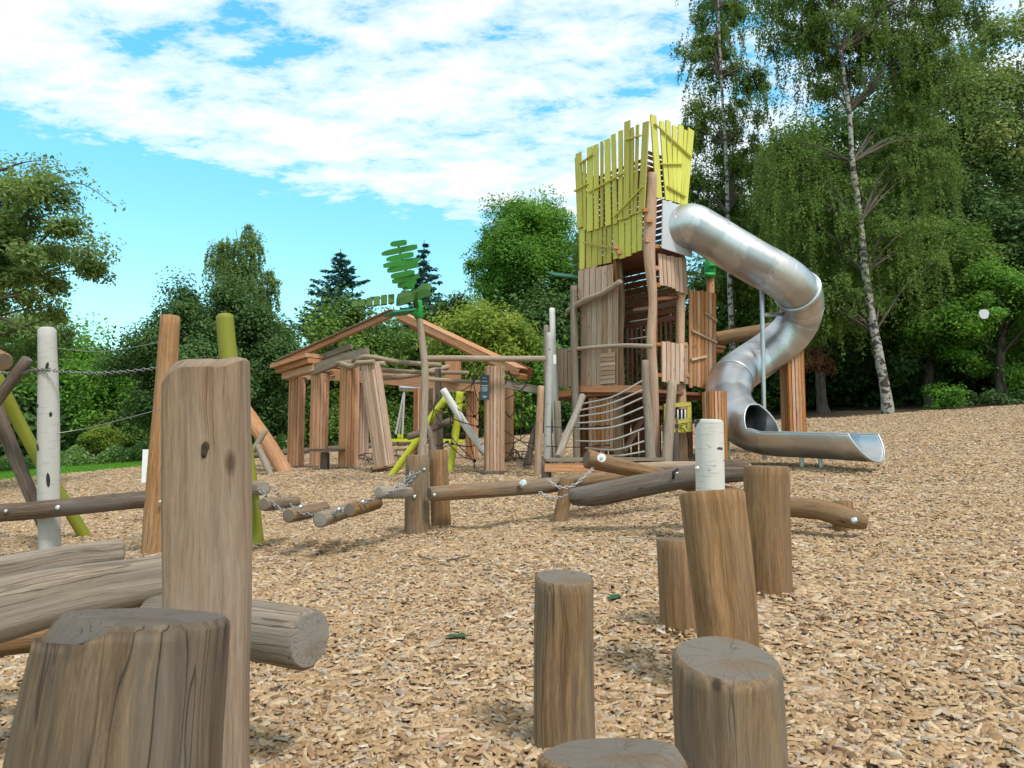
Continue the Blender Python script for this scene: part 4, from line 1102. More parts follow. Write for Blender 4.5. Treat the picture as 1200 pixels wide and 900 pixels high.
mb = MB(); plank_leaf(mb, [(818, 321, 783, 318, 5, 13.7, 13.9), (848, 314, 862, 312, 4, 13.5, 13.4)], 13.6); mb.build('leaf', M['leafdark'], lt)
lt2 = thing('leaf_pole', 'dark green slatted leaf with a teal lower leaf sticking out behind the lime boards', 'pole', (P(672, 330, 14.2).x, 14.2, plane_z(1.2, 14.2)))
mb = MB(); plank_leaf(mb, [(670 + abs(i - 4) * .8, 276 + i * 6.3, 694, 275 + i * 6.3, 5.6, 14.2, 14.2) for i in range(9)], 14.2); mb.build('leaf', M['leafdark'], lt2)
mb = MB(); a = P(646, 321, 13.6); b_ = P(679, 325, 14.1)
board(mb, a, b_, (.2, .9, .3), .34, .03); mb.build('lower_leaf', M['leafteal'], lt2)
mb = MB(); tube(mb, [P(684, 560, 14.25), P(684, 300, 14.25)], .07, seg=12, wob=.05); mb.build('pole', M['larch'], lt2)
# log beam from the tower towards the slide column
r_ = thing('cross_beam', 'round tan beam passing behind the steel tube slide', 'beam', P(850, 395, 13.4))
mb = MB(); plog(mb, [(836, 398, 13.4, 17), (870, 392, 13.5, 17), (932, 382, 13.7, 18)], seg=18, wob=.04, tint=.5); mb.build('log', M['logtan'], r_)
mb = MB(); plog(mb, [(834, 406, 13.0, 5), (850, 408, 13.0, 5)], seg=8); plog(mb, [(834, 411, 13.0, 5), (848, 412, 13.0, 5)], seg=8); mb.build('stub_pole', M['larch'], r_)
sp = thing('slide_column', 'tall larch board column with a black foot under the tube slide', 'column', (P(931, 541, 12.95).x, 12.95, float(bed(4.95, 12.95))))
fcol(sp, 931.5, 541, 411, 12.95, 25, .1, 'larch', False, False, 5, name='shaft')
mb = MB(); q = ORG[sp.name]; tube(mb, [(q[0], q[1], q[2] - .03), (q[0], q[1], q[2] + .06)], [.30, .27], seg=28, n=2, cham=.01); mb.build('foot', M['black'], sp)
mb = MB(); fcx = P(843, 540, 12.9)

# ------------------------------------------------------------------ tube slide
sl = thing('tube_slide', 'spiralling brushed steel tube slide leaving the tower and ending in an open chute', 'slide', (P(905, 545, 10.9).x, 10.9, float(bed(3.9, 10.9))))
CT = [(783, 271.5, 12.15), (797, 267.5, 12.08), (811, 264.5, 12.0), (834, 277, 11.95), (856, 290.5, 11.93), (884, 307, 11.93), (908, 320, 11.98), (928, 334, 12.12), (939, 350, 12.4), (938, 369, 12.68), (928, 388, 12.82), (910, 405, 12.86), (889, 420, 12.75), (871, 432, 12.5), (858, 444, 12.2), (853, 459, 11.9), (856, 476, 11.6), (866, 491, 11.35), (882, 501, 11.12), (906, 506, 10.9), (945, 507, 10.41), (985, 508, 9.95), (1016, 509, 9.64)]
cs = [P(*c) for c in CT]
def slide_tube():
    n = 220; pts, ts = catmull(cs, n)
    RAD = [.335] * 23
    mb = MB(); seg = 40
    T = [(pts[min(i + 1, n)] - pts[max(i - 1, 0)]).normalized() for i in range(n + 1)]
    # segment joints: bend elbows are polygonal
    vs = []; gp = []
    OPEN0, OPEN1 = 18.25, 18.5
    s = 0; rows = []; hs = []
    PC = P(892, 503, 11.0); NC = Vector((.52, -.85, .25)).normalized()
    for i in range(n + 1):
        if i: s += (pts[i] - pts[i - 1]).length
        up = Vector((0, 0, 1)); side = T[i].cross(up)
        if side.length < .2: side = Vector((1, 0, 0))
        side.normalize(); u2 = side.cross(T[i]).normalized()
        t = ts[i]
        w = 0 if t < OPEN0 else min(1, (t - OPEN0) / (OPEN1 - OPEN0))
        w = w ** .5 if w > 0 else 0
        row = []
        rr = .35
        h1 = h2 = 0.
        if t > 17.2:
            for q in range(1, 46):
                a_ = q * math.pi / 90
                for sg in (1, -1):
                    pp = pts[i] + u2 * math.cos(a_) * rr + side * math.sin(sg * a_) * rr
                    if (pp - PC).dot(NC) > 0:
                        if sg > 0: h1 = a_
                        else: h2 = a_
        hs.append((h1, h2))
        for k in range(seg + 1):
            # angle from the top, leaving an opening of half width w*90 degrees
            a = h1 + (2 * math.pi - h1 - h2) * k / seg
            p = pts[i] + u2 * math.cos(a) * rr + side * math.sin(a) * rr
            if t > 19.4:   # lip: bottom reaches further than the rims
                k2 = min(1, (t - 19.4) / 2.6)
                p = p + T[i] * (-math.cos(a) * .20 * k2 - .05 * k2)
            row.append(p); gp.append(Vector((math.cos(a) * rr, math.sin(a) * rr, s)))
        rows.append(row)
    W = seg + 1
    for i in range(n):
        seg_i = int(ts[i] * .9)
        vv = rows[i] + rows[i + 1]
        gg = gp[i * W:(i + 1) * W] + gp[(i + 1) * W:(i + 2) * W]
        fs = [[k, k + 1, W + k + 1, W + k] for k in range(seg)]
        mb.add(vv, fs, gg, [.5, .9, .3, .7, .2, .8][seg_i % 6] , 0, True)
    o = mb.build('tube', M['slide'], sl)
    import bmesh
    bm = bmesh.new(); bm.from_mesh(o.data); bmesh.ops.remove_doubles(bm, verts=bm.verts[:], dist=.0006)
    bm.to_mesh(o.data); bm.free()
    m = o.modifiers.new('shell', 'SOLIDIFY'); m.thickness = .014; m.offset = 0
    # rolled rim along the opening
    mb2 = MB(); i0 = next(i for i in range(n + 1) if hs[i][0] > 0 or hs[i][1] > 0)
    e1 = [rows[i][0] for i in range(i0, n + 1)]; e2 = [rows[i][-1] for i in range(i0, n + 1)]
    path = e1[::-1] + e2
    tube(mb2, path, .012, seg=6, ends=True, tint=.8, cham=0, n=len(path) * 3)
    tube(mb2, [rows[n][k] for k in range(0, seg + 1, 2)], .012, seg=6, tint=.8, cham=0, n=50)
    mb2.build('rim', M['slide'], o)
    return pts, ts, T
pts_, ts_, T_ = slide_tube()
def flange(t, r=.36, th=.03, name='flange'):
    i = min(range(len(ts_)), key=lambda i: abs(ts_[i] - t)); c = pts_[i]; d = T_[i]
    mb = MB(); X = d.cross(Vector((0, 0, 1))).normalized(); Y = X.cross(d); seg = 48; vs = []; gp = []
    prof = [(.353, -th), (r, -th), (r + .004, -th * .2), (.360, 0), (r + .004, th * .2), (r, th), (.353, th)]
    for a_, b_ in prof:
        for k in range(seg):
            an = 2 * math.pi * k / seg; vs.append(c + X * math.cos(an) * a_ + Y * math.sin(an) * a_ + d * b_); gp.append(Vector((math.cos(an), math.sin(an), b_)))
    m = len(prof)
    mb.add(vs, [[i * seg + k, i * seg + (k + 1) % seg, (i + 1) * seg + (k + 1) % seg, (i + 1) * seg + k] for i in range(m - 1) for k in range(seg)], gp, .8, 0, True)
    return mb.build(name, M['slide'], sl)
flange(7.45, .392); flange(14.1, .372, .02)
for t in (2.0, 4.2, 5.5, 6.3, 8.5, 9.4, 10.2, 11.1, 12.2): flange(t, .3565, .005, 'seam')
# mounting plate on the tower wall
mb = MB(); q = [on(768, 237, B, C, .14), on(801, 247, B, C, .14), on(802.5, 304, B, C, .14), on(767, 293, B, C, .14)]
nn = plane_n(B, C); vs = q + [p + nn * .02 for p in q]
mb.add(vs, [[0, 1, 2, 3], [7, 6, 5, 4], [0, 4, 5, 1], [1, 5, 6, 2], [2, 6, 7, 3], [3, 7, 4, 0]], vs, .5); mb.build('mounting_plate', M['plate'], sl)
# supports
mb = MB(); a = P(893, 338, 12.1); g = P(896, 546, 12.1); tube(mb, [(g.x, g.y, float(bed(g.x, g.y)) - .1), a], .038, seg=16, n=4, tint=.5); mb.build('support_pole', M['steelgrey'], sl)
mb = MB(); tube(mb, [P(895, 369, 12.1), P(918, 368, 12.6)], .035, seg=12, n=3); mb.build('bracket', M['steelgrey'], sl)
for x, D in ((939, 10.5), (961, 10.3)):
    t = P(x, 523, D); gz_ = float(bed(t.x, t.y)); mb = MB(); tube(mb, [(t.x, t.y, gz_ - .1), (t.x, t.y, t.z)], .03, seg=14, n=3, tint=.5); mb.build('leg', M['steelgrey'], sl)
t = P(852, 500, 11.6); mb = MB(); tube(mb, [(t.x, t.y, float(bed(t.x, t.y)) - .1), (t.x, t.y, t.z + .1)], .035, seg=12, n=3, tint=.5); mb.build('leg', M['steelgrey'], sl)

# ------------------------------------------------------------------ timber temple
TA = (-5.42, 18.1); TB = (-.3, 12.75)
tem = thing('timber_temple', 'open larch board temple frame with fluted columns and a broken gable', 'play structure', (-3., 16.5, plane_z(-3, 16.5)))
rot = math.atan2(TB[1] - TA[1], TB[0] - TA[0])
fcol(tem, 346, 550, 444, 18.0, 17, rot, cap=True)
fcol(tem, 373, 550, 438, 17.1, 19, rot, cap=True)
fcol(tem, 408, 548, 427, 16.2, 20, rot + .15, cap=True)
fcol(tem, 423, 545, 449, 19.2, 15, rot, 'larchpale', cap=True)
fcol(tem, 451, 546, 427, 14.9, 21, rot + .3, 'larchpale', False, True, 4, pxt=434, name='tilted_column', ground=False)
fcol(tem, 579, 560, 430, 12.75, 25, .12, 'larchpale', True, False, 5)
fcol(tem, 490, 544, 455, 19.0, 11, rot, cap=False, base=False)
fcol(tem, 507, 544, 455, 18.0, 9, rot, 'ply', cap=False, base=False)
fcol(tem, 553, 543, 457, 17.0, 13, rot, cap=False, base=False)
fcol(tem, 596, 542, 455, 15.6, 11, rot, cap=False)
mb = MB(); tube(mb, [P(453, 549, 14.9) + Vector((-.28, -.1, -.01)), P(453, 547, 14.9) + Vector((.28, .1, .05))], .17, seg=18, n=2, flat=.3, tint=.6); mb.build('tilted_foot', M['logtan'], tem)
# gable rafters
def rbeam(mb, p, q, h, t, tint=None): board(mb, p, q, (0, 0, 1), h, t, tint)
r0 = P(326.5, 427, 18.1); ap = P(462, 367, 15.4); r1 = P(606, 436, 12.9)
nrm = Vector((math.sin(rot), -math.cos(rot), 0)); bk = -nrm
mb = MB(); rbeam(mb, r0, ap, .11, .10, .6); mb.build('rafter', M['larch'], tem)
mb = MB(); rbeam(mb, r0 + Vector((0, 0, .078)), ap + Vector((0, 0, .068)), .025, .24, .3); mb.build('rafter_cover', M['pole'], tem)
mb = MB(); rbeam(mb, ap, r1, .11, .10, .6); rbeam(mb, ap + bk * .16 - Vector((0, 0, .09)), r1 + bk * .16 - Vector((0, 0, .08)), .09, .20, .3); mb.build('rafter', M['larch'], tem)
mb = MB(); rbeam(mb, ap + bk * .12 + Vector((0, 0, .075)), r1 + bk * .12 + Vector((0, 0, .075)), .025, .32, .5); mb.build('rafter_cover', M['larch'], tem)
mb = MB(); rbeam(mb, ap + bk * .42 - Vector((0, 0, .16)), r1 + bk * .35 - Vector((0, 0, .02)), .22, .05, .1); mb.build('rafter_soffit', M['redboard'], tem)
# stepped cornice at the low end
mb = MB()
for (x0, y0, D0, x1, y1, D1, h, t) in ((327, 430, 18.0, 369, 417, 16.9, .10, .5), (331, 435, 18.0, 369, 423, 16.9, .12, .36), (335, 441, 18.0, 372, 431, 16.9, .16, .22)):
    rbeam(mb, P(x0, y0, D0), P(x1, y1, D1), h, t)
mb.build('cornice', M['larch'], tem)
mb = MB()
rbeam(mb, P(368, 433, 16.9), P(401, 421, 16.2), .24, .09, .2); rbeam(mb, P(401, 421, 16.2), P(431, 413, 15.6), .22, .09, .3)
mb.build('broken_beam', M['loggrey'], tem)
mb = MB(); rbeam(mb, P(370, 422, 17.4), P(411, 406, 16.6), .13, .12, .5); mb.build('broken_beam', M['loggrey'], tem)
mb = MB(); rbeam(mb, P(340, 444, 18.0), P(402, 434, 19.6), .2, .12, .3); mb.build('beam', M['larch'], tem)
mb = MB(); rbeam(mb, P(384, 440, 19.5), P(568, 453, 16.6), .26, .12, .7); mb.build('beam', M['larch'], tem)
mb = MB(); rbeam(mb, P(384, 434, 19.6), P(530, 444, 17.3), .07, .12, .9); mb.build('beam', M['larch'], tem)
mb = MB(); rbeam(mb, P(588, 450, 13.0), P(633, 458, 13.0), .12, .12, .5); mb.build('beam', M['loggrey'], tem)
mb = MB(); rbeam(mb, P(590, 446, 13.6), P(632, 455, 13.2), .06, .10, .9); mb.build('beam', M['loggrey'], tem)
mb = MB(); board(mb, P(531, 424, 17.0), P(531, 446, 17.0), (1, 0, 0), .35, .3, .3); mb.build('block', M['larch'], tem)
for pl in ([(400, 426, 16, 6), (415, 429, 15.7, 6), (424, 419, 15.4, 6), (440, 419, 15.2, 6), (465, 424, 15.4, 6), (500, 427, 16, 6), (517, 428, 16.2, 6)],
           [(374, 428, 17.5, 5), (392, 430, 17.4, 5), (410, 431, 17.3, 6)],
           [(442, 433, 16, 5), (490, 436, 16, 5), (549, 437, 15.5, 5)],
           [(438, 444, 16, 6), (480, 440, 16.4, 7), (520, 431, 16.8, 6), (530, 428, 17, 5)],
           [(494, 444, 14.2, 5), (530, 446, 14.2, 5), (563, 448, 14.2, 5)]):
    mb = MB(); plog(mb, pl, seg=12, wob=.07, tint=.5); mb.build('roof_pole', M['pole'], tem)
# plaque on the near column
pb = thing('info_plaque', 'small dark plaque with pale lettering on the nearest temple column', 'sign', P(568, 454, 12.5))
mb = MB(); c = P(568, 454, 12.45); box(mb, c, .15, .02, .42, .12, .5); pp = mb.build('board', M['plaque'], pb)
mb = MB()
for i, (dz, w) in enumerate(((.16, .07), (.105, .1), (.03, .12), (.0, .09), (-.03, .11), (-.06, .08), (-.15, .08), (-.17, .05))):
    board(mb, c + Vector((-w / 2, -.013 - w / 2 * .12, dz)), c + Vector((w / 2, -.013 + w / 2 * .12, dz)), (0, 0, 1), .009, .003)
mb.build('lettering', M['text'], pp)
# bench
bn = thing('bench', 'low dark bench seat on a short foot between two temple columns', 'bench', (P(380, 548, 16.5).x, 16.5, float(bed(-4.2, 16.5))))
mb = MB(); board(mb, P(367, 527.5, 16.3), P(399, 527.5, 15.9), (0, 1, 0), .34, .06); mb.build('seat', M['logdark'], bn)
mb = MB(); a = P(381, 530, 16.3); board(mb, (a.x, a.y, ORG[bn.name][2] - .1), a, (1, 0, 0), .16, .2); mb.build('leg', M['logdark'], bn)
# leaning orange trunk and props on the far left of the temple
lg = post('thick orange-brown beam leaning out of the chips beside the temple', [(285, 478, 17.3, 17), (300, 500, 17.2, 18), (315, 522, 17.1, 18), (326, 540, 17, 18)], 'larch', 'leaning_beam', 14, .03, 'beam')
mb = MB(); plog(mb, [(296, 529, 16.6, 7), (304, 516, 16.6, 7), (312, 503, 16.6, 7)], seg=12, wob=.05)
o = mb.build('forked_stick', M['pole'], None, P(300, 520, 16.6)); tag(o, 'short pale stick lashed across the leaning orange-brown beam', 'log')
post('pale grey prop log leaning beside the orange-brown beam', [(302, 522, 16.4, 7), (308, 536, 16.3, 8), (312, 545, 16.2, 8)], 'loggrey', 'prop_log', 12, .04, 'log')

# leaf pole in front of the temple
lp = thing('leaf_pole', 'tall pole topped with green slatted palm leaves in front of the temple', 'pole', (P(495, 560, 12).x, 12., float(bed(-1.45, 12.))))
mb = MB(); c0 = P(495.5, 560, 12.); c0.z = float(bed(c0.x, c0.y)) - .1
tube(mb, [c0, P(495.5, 530, 12.), P(498, 440, 12.), P(496, 410, 12.), P(491, 372, 12.)], [.068, .066, .06, .06, .055], seg=16, wob=.05, tint=.7, n=40); mb.build('pole', M['pole'], lp)
mb = MB(); tube(mb, [P(491, 373, 12.), P(489, 352, 12.)], .078, seg=18, n=2); tube(mb, [P(491, 370, 11.95), P(481, 365, 11.85)], .045, seg=10, n=2); mb.build('collar', M['greensleeve'], lp)
Zl = 4.09375
def zl_(x, y): return 400 + x / Zl, 260 + y / Zl
mb = MB(); sl_ = []
for x0, y0, x1, y1 in [(238,108,312,98),(195,155,363,118),(218,182,345,155),(203,212,375,180),(222,235,368,205),(240,263,350,240),(245,287,372,262),(272,308,358,288),(296,316,345,306)]:
    a = zl_(x0, y0); b_ = zl_(x1, y1); sl_.append((*a, *b_, 6.5, 12.05, 11.8))
plank_leaf(mb, sl_, 12.); mb.build('upright_leaf', M['leafgreen'], lp)
mb = MB(); tube(mb, [P(489, 355, 12.), P(482, 335, 12.05), P(470, 300, 12.1), P(466, 283, 12.1)], .02, seg=8); mb.build('leaf_rib', M['leafdark'], lp)
mb = MB(); 
for i in range(6):
    x = 462 - i * 8.5; board(mb, P(x, 350 + i * 1.2, 12.15), P(x - 7, 351 + i * 1.2, 12.15), (0, .6, .8), .24 - .02 * abs(i - 1), .03)
mb.build('side_leaf', M['leafdark'], lp)
def leaf_blade(mb, stations, th=.03):
    """solid leaf blade: stations of (centre, half width vector)"""
    vs = []; gp = []
    for c, h in stations:
        for e in (-1, -.5, 0, .5, 1):
            for s in (-1, 1):
                v = c + h * e + Vector((0, -1, .2)).normalized() * (s * th / 2 + (1 - abs(e)) * .04); vs.append(v); gp.append(v * 1.)
    n = len(stations); fs = []
    for i in range(n - 1):
        for e in range(4):
            a = i * 10 + e * 2; b_ = a + 10
            fs += [[a, a + 2, b_ + 2, b_], [a + 1, b_ + 1, b_ + 3, a + 3]]
        a = i * 10; fs += [[a, a + 10, a + 11, a + 1], [a + 8, a + 9, a + 19, a + 18]]
    fs += [[0, 1, 3, 5, 7, 9, 8, 6, 4, 2], [(n - 1) * 10 + k for k in (0, 2, 4, 6, 8, 9, 7, 5, 3, 1)]]
    mb.add(vs, fs, gp, random.random())
mb = MB(); leaf_blade(mb, [(P(465, 352, 12.1), Vector((0, .06, .10))), (P(470, 350, 11.95), Vector((0, .08, .13))), (P(478, 348, 11.85), Vector((0, .08, .12))), (P(486, 347, 11.8), Vector((0, .05, .09)))]); mb.build('side_leaf', M['leafdark'], lp)
mb = MB(); leaf_blade(mb, [(P(486, 345, 11.9), Vector((0, .05, .08))), (P(493, 342, 11.75), Vector((0, .08, .14))), (P(500, 340, 11.6), Vector((0, .08, .13))), (P(505, 341, 11.5), Vector((0, .06, .10)))]); mb.build('side_leaf', M['leafdark'], lp)
mb = MB(); tube(mb, [P(488, 362, 11.95), P(486, 350, 11.8), P(485, 340, 11.75)], [.04, .035, .02], seg=8); mb.build('leaf_rib', M['leafdark'], lp)
mb = MB(); board(mb, P(455, 368, 11.6), P(483, 365, 11.9), (.1, .9, .05), .3, .035); mb.build('low_leaf', M['leafteal'], lp)
# long horizontal pole
o = logthing('long straight pole running from the leaf pole to the silver birch poles of the tower', [(495, 420, 12.0, 7), (540, 420, 12.1, 7), (590, 420.5, 12.3, 7), (639, 420.5, 12.5, 7)], 'pole', 'horizontal_pole', 14, .04, cat='pole')

# ------------------------------------------------------------------ climbing tangle inside the temple
post('lime green log leaning to one side under the temple roof', [(523, 467, 13.6, 9), (505, 490, 13.7, 8), (490, 514, 13.7, 8), (467, 546, 13.8, 8)], 'limelog', 'climbing_log', 14, .03, 'log', 'coloured climbing logs')
post('steep lime green log standing beside the white log', [(539, 459, 13.9, 9), (537, 480, 13.9, 9), (533, 515, 13.9, 9), (529, 540, 13.8, 8)], 'limelog', 'climbing_log', 14, .03, 'log', 'coloured climbing logs')
post('white painted log leaning against the nearest temple column', [(519, 456, 13.3, 8), (535, 482, 13.4, 9), (550, 505, 13.5, 9), (566, 528, 13.6, 8)], 'whitepaint', 'climbing_log', 14, .02, 'log', 'coloured climbing logs')
o = logthing('brown log slanting between the leaf pole and the grey post', [(478, 512, 13.2, 8), (500, 505, 13.5, 8), (530, 492, 13.9, 8)], 'logdark', 'climbing_log', 14, .05, 'coloured climbing logs')
post('grey-brown upright post behind the lime green logs', [(513, 432, 14.5, 7), (514, 470, 14.5, 8), (516, 530, 14.5, 8)], 'logdark', 'climbing_post', 14, .05)
post('forked pale grey branch between the short beam posts and the tangle', [(500, 497, 13., 5), (505, 510, 13, 7), (508, 528, 13., 6)], 'loggrey', 'climbing_log', 12, .06, 'log', 'coloured climbing logs')
post('dark crooked log leaning between the temple and the tower', [(629, 500, 13.8, 6), (624, 520, 13.7, 7), (617, 544, 13.6, 8)], 'logdark', 'climbing_log', 12, .06, 'log')

def rope(mb, a, b, sag=.1, r=.009, n=8):
    a = Vector(a); b = Vector(b); m = (a + b) / 2 - Vector((0, 0, sag)); tube(mb, [a, m, b], r, seg=5, n=n, ends=False)
rn = random.Random(4)
cn = thing('climbing_net', 'wide-meshed black rope net strung among the lime green and white logs', 'net', (P(530, 540, 13.6).x, 13.6, float(bed(-1.1, 13.6))))
mb = MB()
for a, b_ in [((504, 468), (520, 500)), ((520, 456), (545, 486)), ((540, 459), (567, 430)), ((515, 478), (556, 488)), ((510, 480), (560, 500)), ((556, 488), (566, 466)), ((520, 500), (556, 540)), ((500, 515), (524, 518)), ((524, 518), (556, 540)), ((545, 486), (556, 540)), ((527, 478), (530, 520)), ((545, 500), (566, 534)), ((556, 540), (556, 556)), ((530, 520), (566, 520)), ((560, 432), (545, 470)), ((553, 440), (560, 470)), ((512, 462), (503, 500)), ((547, 470), (566, 500)), ((500, 480), (545, 470))]:
    rope(mb, P(*a, 13.3 + rn.random() * .5), P(*b_, 13.3 + rn.random() * .4), rn.uniform(.02, .1))
for x, y in ((545, 486), (556, 488), (530, 520), (556, 540), (524, 518), (560, 500)):
    box(mb, P(x, y, 13.3), .05, .04, .05, rn.random())
mb.build('net', M['blackrope'], cn)
def mesh_net(name, label, corners, nu, nv, r=.009, jit=.04, sag=.1, loc=None):
    mb = MB(); a, b_, c, d = [Vector(q) for q in corners]
    g = [[(a.lerp(b_, i / nu)).lerp(d.lerp(c, i / nu), j / nv) + Vector((rn.uniform(-jit, jit), 0, rn.uniform(-jit, jit) - sag * math.sin(math.pi * i / nu))) for j in range(nv + 1)] for i in range(nu + 1)]
    for i in range(nu + 1):
        for j in range(nv + 1):
            if i < nu: tube(mb, [g[i][j], g[i + 1][j]], r, seg=5, n=2, ends=False)
            if j < nv: tube(mb, [g[i][j], g[i][j + 1]], r, seg=5, n=2, ends=False)
    o = mb.build(name, M['blackrope'], None, loc or tuple(a)); return tag(o, label, 'net')
mesh_net('low_net', 'low black rope net lying between the pale and the tilted temple columns', [P(416, 545, 17.2), P(489, 541, 16), P(489, 524, 18.5), P(418, 532, 19.)], 9, 3, .011, .09)
mesh_net('low_net', 'low black rope net behind the nearest temple column towards the tower', [P(592, 544, 14.6), P(636, 544, 14.0), P(634, 524, 15.0), P(598, 526, 15.8)], 6, 4, .011, .06)
cn2 = thing('climbing_net', 'wide-meshed black rope net between the nearest temple column and the tower posts', 'net', (P(612, 540, 13).x, 13., float(bed(.18, 13.))))
mb = MB()
for a, b_ in [((594, 434), (632, 478)), ((592, 450), (596, 434)), ((592, 482), (604, 480)), ((592, 505), (628, 520)), ((592, 530), (604, 517)), ((596, 434), (612, 450)), ((612, 450), (610, 516)), ((625, 466), (625, 500)), ((592, 482), (600, 490)), ((610, 516), (634, 530)), ((592, 468), (625, 440)), ((610, 492), (634, 480)), ((592, 520), (625, 500)), ((604, 480), (634, 500))]:
    rope(mb, P(*a, 12.9 + rn.random() * .3), P(*b_, 12.9), rn.uniform(.02, .12), .008)
mb.build('net', M['blackrope'], cn2)
# swing seat in the distance
sw = thing('swing', 'yellow swing platform hanging on pale ropes seen through the temple', 'swing', (P(480, 535, 22).x, 22., plane_z(-3, 22)))
zt = P(480, 452, 22).z
mb = MB(); board(mb, P(455, 516, 22), P(500, 516, 22), (0, 1, 0), .4, .09, .6); board(mb, P(520, 516, 22.5), P(545, 517, 22.5), (0, 1, 0), .4, .09, .6); mb.build('seat', M['limelog'], sw)
mb = MB(); tube(mb, [P(469, 514, 22), P(469, 509, 22)], .09, seg=12, n=2); mb.build('hub', M['limelog'], sw)
mb = MB()
for x, D in ((463.5, 21.8), (471.5, 21.8), (467, 22.2)): tube(mb, [P(x, 509, D), P(474, 456, 22)], .03, seg=6, n=3, ends=False)
mb.build('ropes', M['rope'], sw)
mb = MB(); plog(mb, [(468, 454, 22, 9), (486, 455, 22, 8), (560, 456, 22, 8)], seg=12); mb.build('crossbar', M['steelgrey'], sw)
mb = MB(); plog(mb, [(556, 455, 22, 8), (557, 545, 22, 8)], seg=12); mb.build('leg', M['larch'], sw)

# kerb log at the edge of the chips
mb = MB(); 
for k in range(4):
    a = (-8.4 + k * 1.5, 23.55 + k * .55); b_ = (-6.95 + k * 1.5, 24.1 + k * .55); tube(mb, [(a[0], a[1], plane_z(*a) + .16), (b_[0], b_[1], plane_z(*b_) + .16)], .11, seg=10, tint=.3)
o = mb.build('edging_log', M['logdark'], None, (-7, 24, plane_z(-7, 24))); tag(o, 'dark log edging along the far border of the chips behind the temple', 'edging')

# fallen leaves
for i, (px, py, w, lab) in enumerate(((537, 753, 26, 'dark green fallen leaf on the chips in front of the beam posts'), (721, 706, 26, 'green fallen leaf on the chips near the slim grey-topped stump'), (930, 648, 9, 'small green clover leaf in the chips beside the level-topped stump'), (930, 822, 9, 'tiny green sprig in the chips of the foreground'), (1008, 735, 11, 'reddish fallen leaf scrap on the open chips'))):
    g = G(px, py); s = w / F * g.y * .62; mb = MB(); out = [(-1, 0), (-.55, .42), (-.1, .30), (.15, .62), (.45, .3), (1, .12), (.55, -.2), (.2, -.55), (-.15, -.28), (-.6, -.4)]
    a = i * 1.1; vs = [Vector((g.x + s * (x * math.cos(a) - y * math.sin(a)), g.y + s * (x * math.sin(a) + y * math.cos(a)), g.z + .034 + .12 * s * abs(y))) for x, y in out]
    c = Vector((g.x, g.y, g.z + .034)); m = len(vs)
    allv = vs + [c] + [v - Vector((0, 0, .0015)) for v in vs + [c]]
    mb.add(allv, [[k, (k + 1) % m, m] for k in range(m)] + [[m + 1 + (k + 1) % m, m + 1 + k, 2 * m + 1] for k in range(m)], allv, .5)
    o = mb.build('fallen_leaf', M['l_copper' if i == 4 else 'l_ground'], None, c); at = o.data.attributes.new('lc', 'FLOAT', 'POINT'); tag(o, lab, 'leaf')
for i, (l, lab) in enumerate((([(494, 658), (505, 661)], 'short dark twig on the chips in front of the beam posts'), ([(522, 662), (536, 660), (551, 656)], 'longer dark twig on the chips in front of the beam posts'))):
    mb = MB(); tube(mb, [G(*q) + Vector((0, 0, .035)) for q in l], .006, seg=6, n=6, tint=.2); o = mb.build('twig', M['logdark'], None, G(*l[0])); tag(o, lab, 'twig')
# ------------------------------------------------------------------ trees
GT = 'trees round the edge of the playground'
# left, near: overhanging branches
tree('broadleaf_tree', 'loose-crowned tree whose twiggy branches reach in against the open sky', 'tree', -58, 290, 15, 330, 235, .07, 130, 520, .55, 'l_near', 31, .2, base=(-13.5, 15.5), inner=.3, asp=1.5, lims=40)
root = bpy.data.objects['broadleaf_tree']
tree('broadleaf_tree', 'pale small-leaved tree low at the edge of the picture below the overhanging branches', 'tree', -10, 395, 24, 170, 90, .09, 50, 420, .7, 'l_near', 68, .12)
def twigs(root, lst, mat='l_near', leaf=.065, seed=3, per=26):
    rng = np.random.default_rng(seed); pos = []
    for pl in lst:
        mb = MB(); c = [P(*q) for q in pl]; tube(mb, c, [.03] + [.012] * (len(c) - 2) + [.004] if len(c) > 2 else [.02, .004], seg=5, n=10, ends=False); mb.build('branch', M['bark'], root)
        cs_, _ = catmull(c, per)
        for k, p in enumerate(cs_):
            if k > per * .15:
                for _ in range(4): pos.append(np.array(p) + rng.normal(size=3) * .09)
    pos = np.array(pos); v, l, s, a = leaf_cards(pos, rng.normal(size=pos.shape) + np.array([0, 0, .6]), leaf, np.clip(rng.normal(.5, .25, len(pos)), 0, 1), 1.5, rng)
    np_obj('twig_leaves', v, l, s, a, M[mat], root, ORG[root.name])
twigs(root, [[(20, 260, 15), (60, 225, 14.8), (95, 215, 14.6), (138, 243, 14.5)], [(20, 230, 15), (60, 205, 15), (100, 198, 15)], [(30, 300, 15), (75, 262, 14.8), (112, 272, 14.6)], [(10, 330, 15), (60, 318, 15), (104, 300, 15)], [(0, 350, 14), (40, 345, 14), (85, 358, 14)], [(0, 200, 14), (30, 190, 14), (62, 188, 14)], [(0, 372, 14), (30, 384, 14), (60, 388, 14)]])
tree('broadleaf_tree', 'mid-green tree behind the silver grey pole', 'tree', 60, 455, 36, 185, 165, .16, 60, 420, 1.5, 'l_fresh', 32, .25, group=GT)
tree('broadleaf_tree', 'small pale-green tree with drooping leaves between the silver grey pole and the big dark one', 'tree', 118, 468, 34, 110, 115, .14, 36, 300, 1.2, 'l_fresh', 33, .15, group=GT)
tree('broadleaf_tree', 'dark wood-edge tree low behind the flower bed', 'tree', 120, 498, 41, 330, 90, .2, 60, 350, 1.5, 'l_dark', 34, .2, group=GT)
